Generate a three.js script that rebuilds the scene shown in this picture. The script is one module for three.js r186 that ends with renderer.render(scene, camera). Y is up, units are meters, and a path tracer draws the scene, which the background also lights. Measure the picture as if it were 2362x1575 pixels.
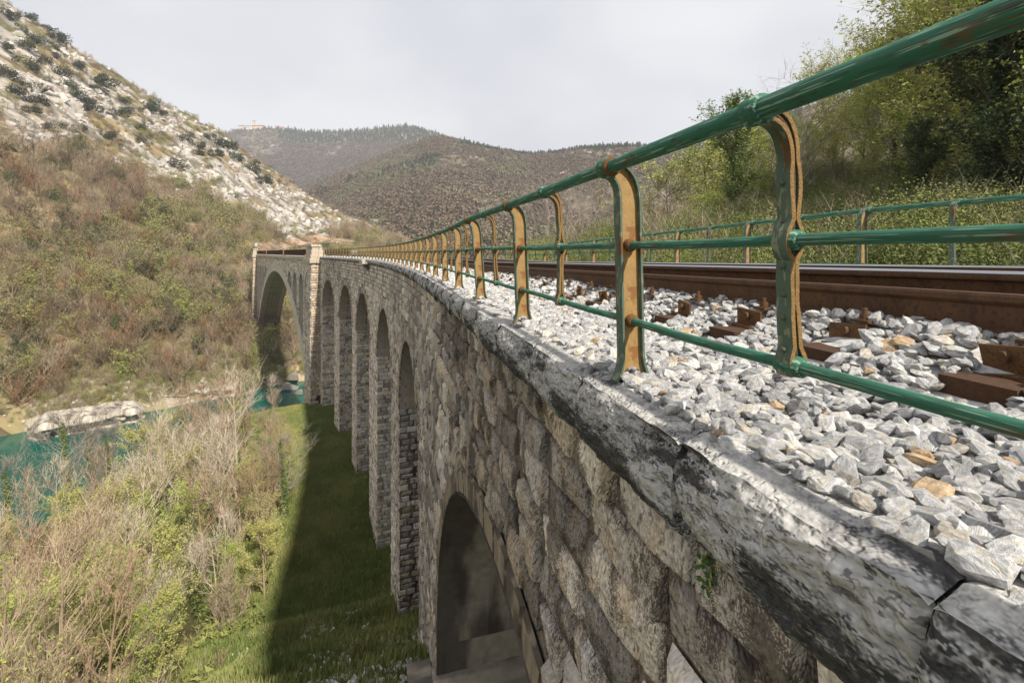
import * as THREE from 'three';
import { mergeGeometries } from 'three/addons/utils/BufferGeometryUtils.js';
import { ConvexGeometry } from 'three/addons/geometries/ConvexGeometry.js';

// ---------------------------------------------------------------- camera, sky, sun, exposure
const scene = new THREE.Scene();
const FOCAL = 1050, CX = 1181, HORIZON = 582, EYE = 0.65;
const camera = new THREE.PerspectiveCamera(73.74, 2362 / 1575, 0.05, 9000);
camera.position.set(0, EYE, 0);
camera.lookAt(0, EYE, -10);
camera.setViewOffset(2362, 1575, 0, 787.5 - HORIZON, 2362, 1575);   // a shifted lens keeps the uprights upright
scene.add(camera);

function mulberry(a) {
  return () => { a |= 0; a = a + 0x6D2B79F5 | 0; let t = Math.imul(a ^ a >>> 15, 1 | a); t = t + Math.imul(t ^ t >>> 7, 61 | t) ^ t; return ((t ^ t >>> 14) >>> 0) / 4294967296; };
}
const hash3 = (x, y, z) => { let h = Math.imul(x, 374761393) ^ Math.imul(y, 668265263) ^ Math.imul(z, 2147483647 - 1013904223); h = Math.imul(h ^ h >>> 13, 1274126177); return ((h ^ h >>> 16) >>> 0) / 4294967296; };
const smooth = t => t * t * (3 - 2 * t);
const lerp = (a, b, t) => a + (b - a) * t;
const clamp = (v, a, b) => v < a ? a : v > b ? b : v;
const step = (a, b, v) => smooth(clamp((v - a) / (b - a), 0, 1));
function noise3(x, y, z) {
  const xi = Math.floor(x), yi = Math.floor(y), zi = Math.floor(z), u = smooth(x - xi), v = smooth(y - yi), w = smooth(z - zi);
  const k = (a, b, c) => hash3(xi + a, yi + b, zi + c);
  return lerp(lerp(lerp(k(0, 0, 0), k(1, 0, 0), u), lerp(k(0, 1, 0), k(1, 1, 0), u), v), lerp(lerp(k(0, 0, 1), k(1, 0, 1), u), lerp(k(0, 1, 1), k(1, 1, 1), u), v), w);
}
function fbm(x, y, z, o = 4) { let s = 0, a = 0.5, n = 0; for (let i = 0; i < o; i++) { s += a * noise3(x, y, z); n += a; a *= 0.5; x = x * 2.03 + 11.3; y = y * 2.03 + 5.1; z = z * 2.03 + 7.7; } return s / n; }
function noiseP(x, y, p, q, seed) {      // repeats every p in x and q in y
  const xi = Math.floor(x), yi = Math.floor(y), u = smooth(x - xi), v = smooth(y - yi);
  const m = (a, b) => ((a % b) + b) % b, k = (a, b) => hash3(m(xi + a, p), m(yi + b, q), seed);
  return lerp(lerp(k(0, 0), k(1, 0), u), lerp(k(0, 1), k(1, 1), u), v);
}
function fbmP(u, v, fx, fy, o, seed) { let s = 0, a = 0.5, n = 0; for (let i = 0; i < o; i++) { s += a * noiseP(u * fx, v * fy, fx, fy, seed + i * 17); n += a; a *= 0.5; fx *= 2; fy *= 2; } return s / n; }

const SUN = new THREE.Vector3(0.4256, 0.7071, 0.5647);
{
  const w = 1024, h = 512, d = new Float32Array(w * h * 4);
  for (let j = 0; j < h; j++) for (let i = 0; i < w; i++) {
    const az = ((i + 0.5) / w - 0.5) * 2 * Math.PI, el = ((j + 0.5) / h - 0.5) * Math.PI;
    const x = Math.cos(el) * Math.cos(az), y = Math.sin(el), z = Math.cos(el) * Math.sin(az), yy = Math.max(y, 0);
    const k = 1 / (yy + 0.35);
    let c = fbm(x * k * 0.9 + 3.2, 1.7, z * k * 0.9 + 8.4, 5) * 0.65 + fbm(x * k * 2.6, 4.2, z * k * 2.6, 4) * 0.35;
    c = step(0.36, 0.64, c);
    const veil = lerp(0.80, 1, c) * lerp(0.63, 0.60, yy);
    const q = (j * w + i) * 4, g = y < 0 ? 0.35 : 1;
    d[q] = veil * lerp(0.94, 0.985, c) * g; d[q + 1] = veil * lerp(0.97, 1.0, c) * g; d[q + 2] = veil * lerp(1.06, 1.03, c) * g; d[q + 3] = 1;
  }
  const sky = new THREE.DataTexture(d, w, h, THREE.RGBAFormat, THREE.FloatType);
  sky.mapping = THREE.EquirectangularReflectionMapping; sky.magFilter = sky.minFilter = THREE.LinearFilter; sky.needsUpdate = true;
  scene.background = sky; scene.environment = sky;
}
const sun = new THREE.DirectionalLight(new THREE.Color(1, 0.92, 0.80), 4.4);
sun.position.copy(SUN).multiplyScalar(400); sun.target.position.set(0, 0, 0);
sun.castShadow = true; sun.shadow.radius = 3; sun.shadow.mapSize.set(4096, 4096);
Object.assign(sun.shadow.camera, { left: -250, right: 250, top: 250, bottom: -250, near: 1, far: 1200 });
scene.add(sun, sun.target);
const renderer = new THREE.WebGLRenderer();
renderer.toneMapping = THREE.LinearToneMapping;
renderer.toneMappingExposure = 1.5;
renderer.shadowMap.enabled = true;
scene.fog = new THREE.FogExp2(new THREE.Color(0.80, 0.83, 0.88), 0.00016);

// ---------------------------------------------------------------- helpers
const V = (x, y, z) => new THREE.Vector3(x, y, z);
const names = new Map();
function numbered(name) { const n = names.get(name) || 0; names.set(name, n + 1); return n ? `${name}_${String(n).padStart(3, '0')}` : name; }
function shade(o) { o.castShadow = o.receiveShadow = true; return o; }
function part(name, geometry, material, parent) { const m = shade(new THREE.Mesh(geometry, material)); m.name = name; parent.add(m); return m; }
function thing(name, label, category, group, position) {
  const o = new THREE.Group(); o.name = numbered(name); o.userData = { label, category }; if (group) o.userData.group = group;
  if (position) o.position.copy(position); scene.add(o); return o;
}
function single(name, geometry, material, label, category, group) {
  const m = shade(new THREE.Mesh(geometry, material)); m.name = numbered(name); m.userData = { label, category }; if (group) m.userData.group = group; scene.add(m); return m;
}
function setting(name, geometry, material, label, category) {
  const m = shade(new THREE.Mesh(geometry, material)); m.name = numbered(name); m.userData = { label, category, kind: 'structure' }; scene.add(m); return m;
}
const dummy = new THREE.Object3D(), tint = new THREE.Color();
// spots: {p, s (number or [x,y,z]), q or r [x,y,z], c [r,g,b]}
function many(name, geometry, material, spots, parent, label, category) {
  const m = shade(new THREE.InstancedMesh(geometry, material, spots.length)); m.name = parent ? name : numbered(name);
  spots.forEach((d, i) => {
    dummy.position.copy(d.p); if (d.q) dummy.quaternion.copy(d.q); else dummy.rotation.set(...(d.r || [0, 0, 0]));
    if (typeof d.s === 'number') dummy.scale.setScalar(d.s); else dummy.scale.set(...d.s);
    dummy.updateMatrix(); m.setMatrixAt(i, dummy.matrix);
    if (d.c) m.setColorAt(i, tint.setRGB(...d.c));
  });
  m.userData.kind = 'stuff'; if (label) { m.userData.label = label; m.userData.category = category; }
  (parent || scene).add(m); return m;
}
class Shape3 {         // loose triangles with colour and uv
  constructor() { this.p = []; this.c = []; this.t = []; }
  tri(a, b, c, col, ta, tb, tc) {
    this.p.push(a.x, a.y, a.z, b.x, b.y, b.z, c.x, c.y, c.z);
    if (col) this.c.push(...col, ...col, ...col);
    if (ta) this.t.push(...ta, ...tb, ...tc);
  }
  quad(a, b, c, d, col, ta, tb, tc, td) { this.tri(a, b, c, col, ta, tb, tc); this.tri(a, c, d, col, ta, tc, td); }
  box(x0, x1, y0, y1, z0, z1, at = (x, y, z) => V(x, y, z), col) {
    const k = [[x0, y0, z0], [x1, y0, z0], [x1, y1, z0], [x0, y1, z0], [x0, y0, z1], [x1, y0, z1], [x1, y1, z1], [x0, y1, z1]].map(q => at(...q));
    const uv = (i, j) => [[0, 0], [i, 0], [i, j], [0, j]], X = x1 - x0, Y = y1 - y0, Z = z1 - z0;
    for (const [a, b, c, d, i, j] of [[1, 0, 3, 2, X, Y], [4, 5, 6, 7, X, Y], [0, 4, 7, 3, Z, Y], [5, 1, 2, 6, Z, Y], [7, 6, 2, 3, X, Z], [0, 1, 5, 4, X, Z]]) this.quad(k[a], k[b], k[c], k[d], col, ...uv(i, j));
    return this;
  }
  build() {
    const g = new THREE.BufferGeometry();
    g.setAttribute('position', new THREE.Float32BufferAttribute(this.p, 3));
    if (this.c.length) g.setAttribute('color', new THREE.Float32BufferAttribute(this.c, 3));
    if (this.t.length) g.setAttribute('uv', new THREE.Float32BufferAttribute(this.t, 2));
    g.computeVertexNormals(); return g;
  }
}
// a smooth grid: fn(i / nu, j / nv) -> { p, c, t }
function sheet(nu, nv, fn) {
  const p = [], c = [], t = [], ix = [];
  for (let j = 0; j <= nv; j++) for (let i = 0; i <= nu; i++) { const r = fn(i / nu, j / nv); p.push(r.p.x, r.p.y, r.p.z); if (r.c) c.push(...r.c); t.push(...(r.t || [r.p.x, r.p.z])); }
  for (let j = 0; j < nv; j++) for (let i = 0; i < nu; i++) { const a = j * (nu + 1) + i, b = a + nu + 1; ix.push(a, a + 1, b + 1, a, b + 1, b); }
  const g = new THREE.BufferGeometry(); g.setIndex(ix);
  g.setAttribute('position', new THREE.Float32BufferAttribute(p, 3)); if (c.length) g.setAttribute('color', new THREE.Float32BufferAttribute(c, 3));
  g.setAttribute('uv', new THREE.Float32BufferAttribute(t, 2)); g.computeVertexNormals(); return g;
}
function tube(points, radii, sides = 10, vScale = 1) {      // round bar with uv: around, along (metres)
  const p = [], t = [], ix = []; let run = 0; const n = points.length, T = V(), A = V(), B = V(), up = V(0, 1, 0);
  for (let i = 0; i < n; i++) {
    T.subVectors(points[Math.min(i + 1, n - 1)], points[Math.max(i - 1, 0)]).normalize();
    A.crossVectors(Math.abs(T.y) > 0.9 ? V(1, 0, 0) : up, T).normalize(); B.crossVectors(T, A);
    if (i) run += points[i].distanceTo(points[i - 1]);
    const r = typeof radii === 'number' ? radii : radii(i / (n - 1), i);
    for (let k = 0; k <= sides; k++) { const a = k / sides * 2 * Math.PI, q = points[i]; p.push(q.x + r * (Math.cos(a) * A.x + Math.sin(a) * B.x), q.y + r * (Math.cos(a) * A.y + Math.sin(a) * B.y), q.z + r * (Math.cos(a) * A.z + Math.sin(a) * B.z)); t.push(k / sides, run * vScale); }
  }
  for (let i = 0; i < n - 1; i++) for (let k = 0; k < sides; k++) { const a = i * (sides + 1) + k, b = a + sides + 1; ix.push(a, a + 1, b + 1, a, b + 1, b); }
  for (const e of [0, n - 1]) { const c = p.length / 3, q = points[e]; p.push(q.x, q.y, q.z); t.push(0.5, e ? run : 0); for (let k = 0; k < sides; k++) { const a = e * (sides + 1) + k; e ? ix.push(a, a + 1, c) : ix.push(a + 1, a, c); } }
  const g = new THREE.BufferGeometry(); g.setIndex(ix); g.setAttribute('position', new THREE.Float32BufferAttribute(p, 3)); g.setAttribute('uv', new THREE.Float32BufferAttribute(t, 2)); g.computeVertexNormals(); return g;
}

// ---------------------------------------------------------------- textures and materials
function picture(size, fn, srgb = true, sy = size) {
  const d = new Uint8Array(size * sy * 4);
  for (let j = 0; j < sy; j++) for (let i = 0; i < size; i++) { const r = fn(i / size, j / sy), q = (j * size + i) * 4; d[q] = clamp(r[0], 0, 1) * 255; d[q + 1] = clamp(r[1], 0, 1) * 255; d[q + 2] = clamp(r[2], 0, 1) * 255; d[q + 3] = 255; }
  const t = new THREE.DataTexture(d, size, sy); t.wrapS = t.wrapT = THREE.RepeatWrapping; t.magFilter = THREE.LinearFilter; t.minFilter = THREE.LinearMipmapLinearFilter; t.generateMipmaps = true;
  if (srgb) t.colorSpace = THREE.SRGBColorSpace; t.needsUpdate = true; return t;
}
const rep = (t, x, y) => { const c = t.clone(); c.repeat.set(x, y); c.needsUpdate = true; return c; };
const mix3 = (a, b, t) => [lerp(a[0], b[0], t), lerp(a[1], b[1], t), lerp(a[2], b[2], t)];
// limestone: pale ground, grey crust in ragged patches, hairline cracks and pits
const crackAt = (u, v, f, s) => Math.abs(fbmP(u, v, f, f, 4, s) - 0.5);
const stoneH = (u, v) => fbmP(u, v, 6, 6, 6, 1) * 0.5 + fbmP(u, v, 30, 30, 4, 9) * 0.5 - step(0.6, 0.75, fbmP(u, v, 60, 60, 2, 71)) * 0.16;
const stoneBump = picture(512, (u, v) => { const h = stoneH(u, v); return [h, h, h]; }, false);
const stoneMap = picture(1024, (u, v) => {
  const big = fbmP(u, v, 4, 4, 6, 3), fine = fbmP(u, v, 80, 80, 2, 5), grain = fbmP(u, v, 200, 200, 1, 6), crust = step(0.50, 0.66, fbmP(u, v, 6, 4, 7, 21) + (grain - 0.5) * 0.26), warm = step(0.5, 0.72, fbmP(u, v, 5, 3, 6, 44) + (grain - 0.5) * 0.2), pit = step(0.62, 0.74, fbmP(u, v, 40, 26, 3, 51) + (grain - 0.5) * 0.15);
  let c = mix3([0.97, 0.95, 0.92], [0.78, 0.76, 0.73], big); c = mix3(c, [0.80, 0.67, 0.52], warm * 0.4); c = mix3(c, [0.36, 0.33, 0.30], crust * 0.72); c = mix3(c, [0.30, 0.27, 0.24], pit * 0.5);
  const k = 0.76 + fine * 0.46; return [c[0] * k, c[1] * k, c[2] * k];
});
const cleanMap = picture(1024, (u, v) => {
  const big = fbmP(u, v, 4, 4, 6, 13), fine = fbmP(u, v, 80, 80, 2, 15), warm = step(0.5, 0.72, fbmP(u, v, 5, 3, 6, 144)), crust = step(0.58, 0.72, fbmP(u, v, 6, 4, 7, 121));
  let c = mix3([0.98, 0.965, 0.94], [0.88, 0.865, 0.84], big); c = mix3(c, [0.86, 0.76, 0.62], warm * 0.35); c = mix3(c, [0.44, 0.41, 0.38], crust * 0.6); const k = 0.84 + fine * 0.3; return [c[0] * k, c[1] * k, c[2] * k];
});
const copingMap = picture(1024, (u, v) => {       // white-grey rock face with black lichen, ragged down to the grain, lying along the bed
  const fine = fbmP(u, v, 70, 90, 3, 105), grain = fbmP(u, v, 180, 240, 1, 107), a = fbmP(u, v, 4, 9, 7, 121), zone = fbmP(u, v, 2, 3, 4, 141);
  const face = step(0.5, 0.53, v) * (1 - step(0.97, 1, v)), crust = step(0.47, 0.66, a + (grain - 0.5) * 0.16 + (zone - 0.5) * 0.5 - 0.17 + 0.225 * face), specks = step(0.60, 0.72, fbmP(u, v, 36, 80, 3, 151) + (grain - 0.5) * 0.2);
  let c = mix3([0.93, 0.925, 0.91], [0.76, 0.76, 0.765], fbmP(u, v, 5, 11, 5, 111)); c = mix3(c, [0.21, 0.21, 0.215], clamp(crust * 0.82 + specks * lerp(0.2, 0.5, face), 0, 0.9));
  const k = 0.80 + fine * 0.36; return [c[0] * k, c[1] * k, c[2] * k];
});
const concreteMap = picture(1024, (u, v) => {
  const f = fbmP(u, v, 40, 40, 3, 205), stain = step(0.5, 0.66, fbmP(u, v, 5, 2, 5, 211)), streak = step(0.52, 0.7, fbmP(u, v, 22, 2, 3, 221));
  let c = mix3([0.78, 0.75, 0.70], [0.66, 0.64, 0.60], fbmP(u, v, 6, 6, 4, 215)); c = mix3(c, [0.26, 0.24, 0.23], clamp(stain * 0.6 + streak * 0.2, 0, 0.9)); const k = 0.88 + f * 0.2; return [c[0] * k, c[1] * k, c[2] * k];
});
// old green gloss paint, chalked and flaked lengthwise, rusting through in places (u around, v along)
const flake = (u, v) => fbmP(u, v, 18, 5, 5, 301) * 0.55 + fbmP(u, v, 64, 10, 3, 311) * 0.45;
const paintMap = picture(512, (u, v) => {
  const f = flake(u, v), pits = step(0.63, 0.72, fbmP(u, v, 44, 30, 3, 361)), chalk = step(0.575, 0.64, f), red = step(0.68, 0.71, fbmP(u, v, 6, 4, 4, 331) * 0.7 + fbmP(u, v, 40, 30, 2, 332) * 0.3), rust = step(0.675, 0.72, fbmP(u, v, 5, 3, 4, 321) * 0.7 + fbmP(u, v, 50, 40, 2, 322) * 0.3), g = fbmP(u, v, 8, 4, 4, 341), grime = step(0.5, 0.72, fbmP(u, v, 3, 6, 4, 345));
  let c = mix3([0.13, 0.36, 0.28], [0.20, 0.45, 0.36], g); c = mix3(c, [0.17, 0.34, 0.26], grime * 0.4); c = mix3(c, [0.66, 0.70, 0.64], chalk * 0.75); c = mix3(c, [0.22, 0.19, 0.14], pits * 0.55); c = mix3(c, [0.46, 0.20, 0.16], red * 0.85); c = mix3(c, mix3([0.30, 0.19, 0.12], [0.48, 0.34, 0.22], g), rust * 0.85); return c;
}, true, 1024);
const paintBump = picture(512, (u, v) => { const h = 0.6 - step(0.57, 0.63, flake(u, v)) * 0.3 - fbmP(u, v, 40, 20, 2, 351) * 0.2; return [h, h, h]; }, false, 1024);
const greyGreenMap = picture(512, (u, v) => { const g = fbmP(u, v, 10, 10, 4, 401), rust = step(0.60, 0.70, fbmP(u, v, 7, 3, 5, 411)), chip = step(0.62, 0.66, fbmP(u, v, 24, 24, 4, 421)); let c = mix3([0.27, 0.34, 0.29], [0.35, 0.42, 0.36], g); c = mix3(c, [0.62, 0.60, 0.48], chip * 0.6); return mix3(c, [0.38, 0.24, 0.12], rust * 0.85); });
const ochreMap = picture(512, (u, v) => { const g = fbmP(u, v, 6, 6, 4, 501), pit = step(0.62, 0.72, fbmP(u, v, 60, 60, 3, 511)), rust = step(0.60, 0.72, fbmP(u, v, 5, 4, 5, 521)); let c = mix3([0.63, 0.51, 0.31], [0.55, 0.44, 0.265], g); c = mix3(c, [0.40, 0.29, 0.13], pit * 0.55); return mix3(c, [0.46, 0.27, 0.12], rust * 0.6); });
const rustMap = picture(512, (u, v) => { const g = fbmP(u, v, 9, 9, 5, 601), h = fbmP(u, v, 60, 60, 2, 611); return mix3(mix3([0.33, 0.23, 0.145], [0.47, 0.34, 0.215], g), [0.24, 0.165, 0.11], step(0.55, 0.7, h) * 0.6); });
const rustBump = picture(512, (u, v) => { const h = fbmP(u, v, 30, 30, 4, 621); return [h, h, h]; }, false);
const soilMap = picture(1024, (u, v) => { const a = fbmP(u, v, 7, 7, 5, 701), b = fbmP(u, v, 60, 60, 3, 711), l = step(0.5, 0.62, fbmP(u, v, 26, 26, 3, 721)); let c = mix3([0.60, 0.60, 0.58], [0.92, 0.90, 0.86], a); c = mix3(c, [0.98, 0.94, 0.86], l * 0.4); const k = 0.7 + b * 0.5; return [c[0] * k, c[1] * k, c[2] * k]; });
const grassMap = picture(1024, (u, v) => { const a = fbmP(u, v, 8, 8, 5, 801), b = fbmP(u, v, 90, 90, 2, 811), d = step(0.52, 0.68, fbmP(u, v, 14, 14, 4, 821)); let c = mix3([0.62, 0.72, 0.50], [0.92, 0.96, 0.72], a); c = mix3(c, [0.96, 0.84, 0.60], d * 0.5); const k = 0.62 + b * 0.62; return [c[0] * k, c[1] * k, c[2] * k]; });
const cragMap = picture(1024, (u, v) => { const a = fbmP(u, v, 5, 5, 6, 901), b = fbmP(u, v, 40, 40, 3, 911), cr = 1 - 0.3 * step(0.55, 0.7, fbmP(u, v, 12, 12, 5, 921)); const k = (0.72 + a * 0.4) * (0.8 + b * 0.35) * cr; return [k, k * 0.985, k * 0.96]; });
const cragBump = picture(512, (u, v) => { const h = fbmP(u, v, 6, 6, 6, 931) - 0.3 * step(0.55, 0.7, fbmP(u, v, 12, 12, 5, 921)); return [h, h, h]; }, false);

const ballastMap = picture(512, (u, v) => { const a = fbmP(u, v, 6, 12, 4, 941), b = fbmP(u, v, 50, 50, 3, 951), w = step(0.64, 0.78, fbmP(u, v, 5, 5, 4, 961)); const k = (0.86 + (a - 0.5) * 0.4) * (0.84 + b * 0.32); return [k, k * lerp(1, 0.96, w), k * lerp(1, 0.88, w)]; });
const std = (o) => new THREE.MeshStandardMaterial({ roughness: 0.92, side: THREE.DoubleSide, ...o });
const rgb = (r, g, b) => new THREE.Color().setRGB(r, g, b);
const M = {
  stone: std({ vertexColors: true, map: stoneMap, bumpMap: stoneBump, bumpScale: 0.035 }),
  farStone: std({ vertexColors: true, map: cleanMap, bumpMap: stoneBump, bumpScale: 0.03 }),
  mortar: std({ color: rgb(0.27, 0.24, 0.205), map: rep(stoneMap, 0.8, 0.8), bumpMap: stoneBump, bumpScale: 0.02 }),
  coping: std({ vertexColors: true, map: copingMap, bumpMap: stoneBump, bumpScale: 0.04 }),
  concrete: std({ color: rgb(0.80, 0.75, 0.68), map: rep(concreteMap, 0.16, 0.16), bumpMap: rep(stoneBump, 0.5, 0.5), bumpScale: 0.008 }),
  plaster: std({ color: rgb(0.55, 0.48, 0.40), map: rep(concreteMap, 0.5, 0.5), bumpMap: stoneBump, bumpScale: 0.01 }),
  rail: std({ map: rep(paintMap, 1, 0.8), bumpMap: rep(paintBump, 1, 0.8), bumpScale: 0.0014, roughness: 0.74 }),
  flange: std({ map: rep(greyGreenMap, 4, 1.2), roughness: 0.75, bumpMap: rep(rustBump, 4, 2), bumpScale: 0.0012 }),
  ochre: std({ map: rep(ochreMap, 3.2, 3.2), roughness: 0.75, bumpMap: rep(rustBump, 6, 2), bumpScale: 0.001 }),
  collar: std({ map: rep(rustMap, 2, 2), color: rgb(1.25, 1.12, 0.85), bumpMap: rep(rustBump, 2, 2), bumpScale: 0.002 }),
  barEdge: std({ map: rep(ochreMap, 9, 5), color: rgb(0.72, 0.70, 0.68), bumpMap: rep(rustBump, 9, 5), bumpScale: 0.004 }),
  packRust: std({ color: rgb(0.10, 0.055, 0.03), bumpMap: rep(rustBump, 6, 6), bumpScale: 0.006 }),
  steel: std({ map: rep(rustMap, 1.5, 1.5), color: rgb(0.62, 0.56, 0.50), roughness: 0.7, bumpMap: rep(rustBump, 2, 2), bumpScale: 0.001 }),
  tread: std({ color: rgb(0.42, 0.43, 0.45), metalness: 0.85, roughness: 0.3 }),
  plate: std({ map: rep(rustMap, 3, 3), color: rgb(0.95, 0.92, 0.70), roughness: 0.75, bumpMap: rep(rustBump, 3, 3), bumpScale: 0.002 }),
  sleeper: std({ map: rep(rustMap, 2, 2), color: rgb(0.5, 0.45, 0.42) }),
  ballast: std({ color: rgb(1, 1, 1), map: ballastMap, bumpMap: rep(stoneBump, 2, 2), bumpScale: 0.006 }),
  ballastBed: std({ color: rgb(0.66, 0.66, 0.65), map: ballastMap }),
  ground: std({ vertexColors: true, map: rep(soilMap, 0.12, 0.12), bumpMap: rep(cragBump, 0.12, 0.12), bumpScale: 0.35 }),
  grass: std({ vertexColors: true, map: rep(grassMap, 0.1, 0.1), bumpMap: rep(cragBump, 0.3, 0.3), bumpScale: 0.1 }),
  hill: std({ vertexColors: true, map: rep(cragMap, 0.02, 0.02), bumpMap: rep(cragBump, 0.02, 0.02), bumpScale: 3 }),
  farHill: std({ vertexColors: true, map: rep(cragMap, 0.004, 0.004), bumpMap: rep(cragBump, 0.004, 0.004), bumpScale: 6 }),
  crag: std({ vertexColors: true, map: rep(cragMap, 0.15, 0.15), bumpMap: rep(cragBump, 0.15, 0.15), bumpScale: 0.35 }),
  copies: std({ color: rgb(1, 1, 1) }),
  white: std({ color: rgb(0.75, 0.74, 0.72) }), tileRed: std({ color: rgb(0.36, 0.14, 0.08) }), dark: std({ color: rgb(0.03, 0.03, 0.035), roughness: 0.4 }), grey: std({ color: rgb(0.35, 0.36, 0.38), roughness: 0.6 }), cream: std({ color: rgb(0.6, 0.5, 0.4) }),
  water: new THREE.MeshPhysicalMaterial({ color: rgb(0.003, 0.085, 0.066), roughness: 0.12, ior: 1.33, bumpMap: rep(cragBump, 0.08, 0.08), bumpScale: 0.02 }),
};
const wood = (r, g, b) => std({ color: rgb(r, g, b) });
const leaf = (r, g, b) => new THREE.MeshPhysicalMaterial({ color: rgb(r, g, b), roughness: 0.9, transmission: 0.3, thickness: 0, side: THREE.DoubleSide });
const W = { tan: wood(0.38, 0.29, 0.20), grey: wood(0.28, 0.24, 0.20), pale: wood(0.52, 0.44, 0.345), dark: wood(0.10, 0.078, 0.058), red: wood(0.34, 0.235, 0.155) };
const L = { bud: leaf(0.46, 0.46, 0.12), lime: leaf(0.40, 0.47, 0.09), green: leaf(0.15, 0.22, 0.04), ivy: leaf(0.045, 0.085, 0.016), deep: leaf(0.028, 0.052, 0.016), olive: leaf(0.44, 0.45, 0.13), straw: leaf(0.46, 0.41, 0.16), yellow: leaf(0.6, 0.5, 0.03) };

// ---------------------------------------------------------------- where things stand
// Bridge line: s metres along the outer top edge of the left coping, o metres to the right of it, y above that edge.
const TH0 = 15.37 * Math.PI / 180, TH1 = 34 * Math.PI / 180, S1 = 10, ARC = 63, RAD = ARC / (TH1 - TH0);
function line(s) {
  let x = Math.cos(TH0), z = Math.sin(TH0);
  if (s <= S1) return [x - Math.sin(TH0) * s, z + Math.cos(TH0) * s, TH0];
  x -= Math.sin(TH0) * S1; z += Math.cos(TH0) * S1;
  const h = TH0 + Math.min((s - S1) / RAD, TH1 - TH0), r = Math.max(0, s - S1 - ARC);
  x += RAD * (Math.cos(h) - Math.cos(TH0)) - Math.sin(TH1) * r; z += RAD * (Math.sin(h) - Math.sin(TH0)) + Math.cos(TH1) * r;
  return [x, z, h];
}
function P(s, o, y) { const [x, z, h] = line(s); return V(x + o * Math.cos(h), y, -(z + o * Math.sin(h))); }
const turnAt = s => line(s)[2];            // rotation.y that lays local -z along the line
function toLine(x, Z) {                    // (s, o) of a plan point
  let best = 0, bd = 1e9; for (let s = -40; s <= 200; s += 4) { const [a, b] = line(s), d = (a - x) ** 2 + (b - Z) ** 2; if (d < bd) { bd = d; best = s; } }
  for (let k = 0; k < 3; k++) { const [a, b, h] = line(best); best += (x - a) * -Math.sin(h) + (Z - b) * Math.cos(h); }
  const [a, b, h] = line(best); return [best, (x - a) * Math.cos(h) + (Z - b) * Math.sin(h)];
}
const at = (px, py, Z) => V((px - CX) / FOCAL * Z, EYE - (py - HORIZON) / FOCAL * Z, -Z);   // a surveyed sight line, at its own distance
const seen = (p) => { const Z = -p.z; return Z > 0.1 ? [CX + FOCAL * p.x / Z, HORIZON + FOCAL * (EYE - p.y) / Z, Z] : null; };
function table(pts) { return x => { if (x <= pts[0][0]) return pts[0][1]; for (let i = 1; i < pts.length; i++) if (x <= pts[i][0]) return lerp(pts[i - 1][1], pts[i][1], smooth((x - pts[i - 1][0]) / (pts[i][0] - pts[i - 1][0]))); return pts[pts.length - 1][1]; }; }
const groundAtBridge = table([[-30, -1], [-4, -4], [4, -8.5], [9, -9.6], [12, -10.4], [18, -15], [25, -18.4], [31, -21.4], [37, -22.7], [75, -22.3], [84, -24], [97, -35.2], [104, -38], [132, -38], [138, -35], [150, -32], [175, -27], [190, -6], [200, -2]]);
const RIVER = -36;
const nearBank = [[60, 128], [20, 112], [-20, 97], [-41, 87], [-50, 73], [-55, 55], [-57, 40], [-63, 20], [-76, 0], [-92, -22]], farBank = [[40, 175], [-10, 158], [-52, 134], [-72, 116], [-84, 103], [-101, 90], [-118, 55], [-132, 0], [-150, -80]];
function bankDistance(x, z, bank) { let d = 1e9; for (let i = 1; i < bank.length; i++) { const [ax, az] = bank[i - 1], [bx, bz] = bank[i], vx = bx - ax, vz = bz - az, t = clamp(((x - ax) * vx + (z - az) * vz) / (vx * vx + vz * vz), 0, 1); d = Math.min(d, Math.hypot(x - ax - vx * t, z - az - vz * t)); } return d; }
function sideOf(x, z, bank) { let c = 1e9, sg = 1; for (let i = 1; i < bank.length; i++) { const [ax, az] = bank[i - 1], [bx, bz] = bank[i], vx = bx - ax, vz = bz - az, t = clamp(((x - ax) * vx + (z - az) * vz) / (vx * vx + vz * vz), 0, 1), d = Math.hypot(x - ax - vx * t, z - az - vz * t); if (d < c) { c = d; sg = Math.sign(vx * (z - az) - vz * (x - ax)); } } return sg; }
function valleyY(x, Z) {                   // ground on the near side of the river
  const [s, o] = toLine(x, Z), out = Math.max(0, -o - 6.5);
  const terrace = groundAtBridge(s) - Math.min(out, 40) * 0.2 - Math.max(0, out - 16) * 0.12 + (fbm(x * 0.12, 3, Z * 0.12, 3) - 0.5) * (o < -8 ? 1.6 : 0.35);
  const d = bankDistance(x, Z, nearBank) * (sideOf(x, Z, nearBank) > 0 ? 1 : -1);
  return d < 0 ? -38.5 : Math.min(terrace, -36.6 + d * 1.0);
}

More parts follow.
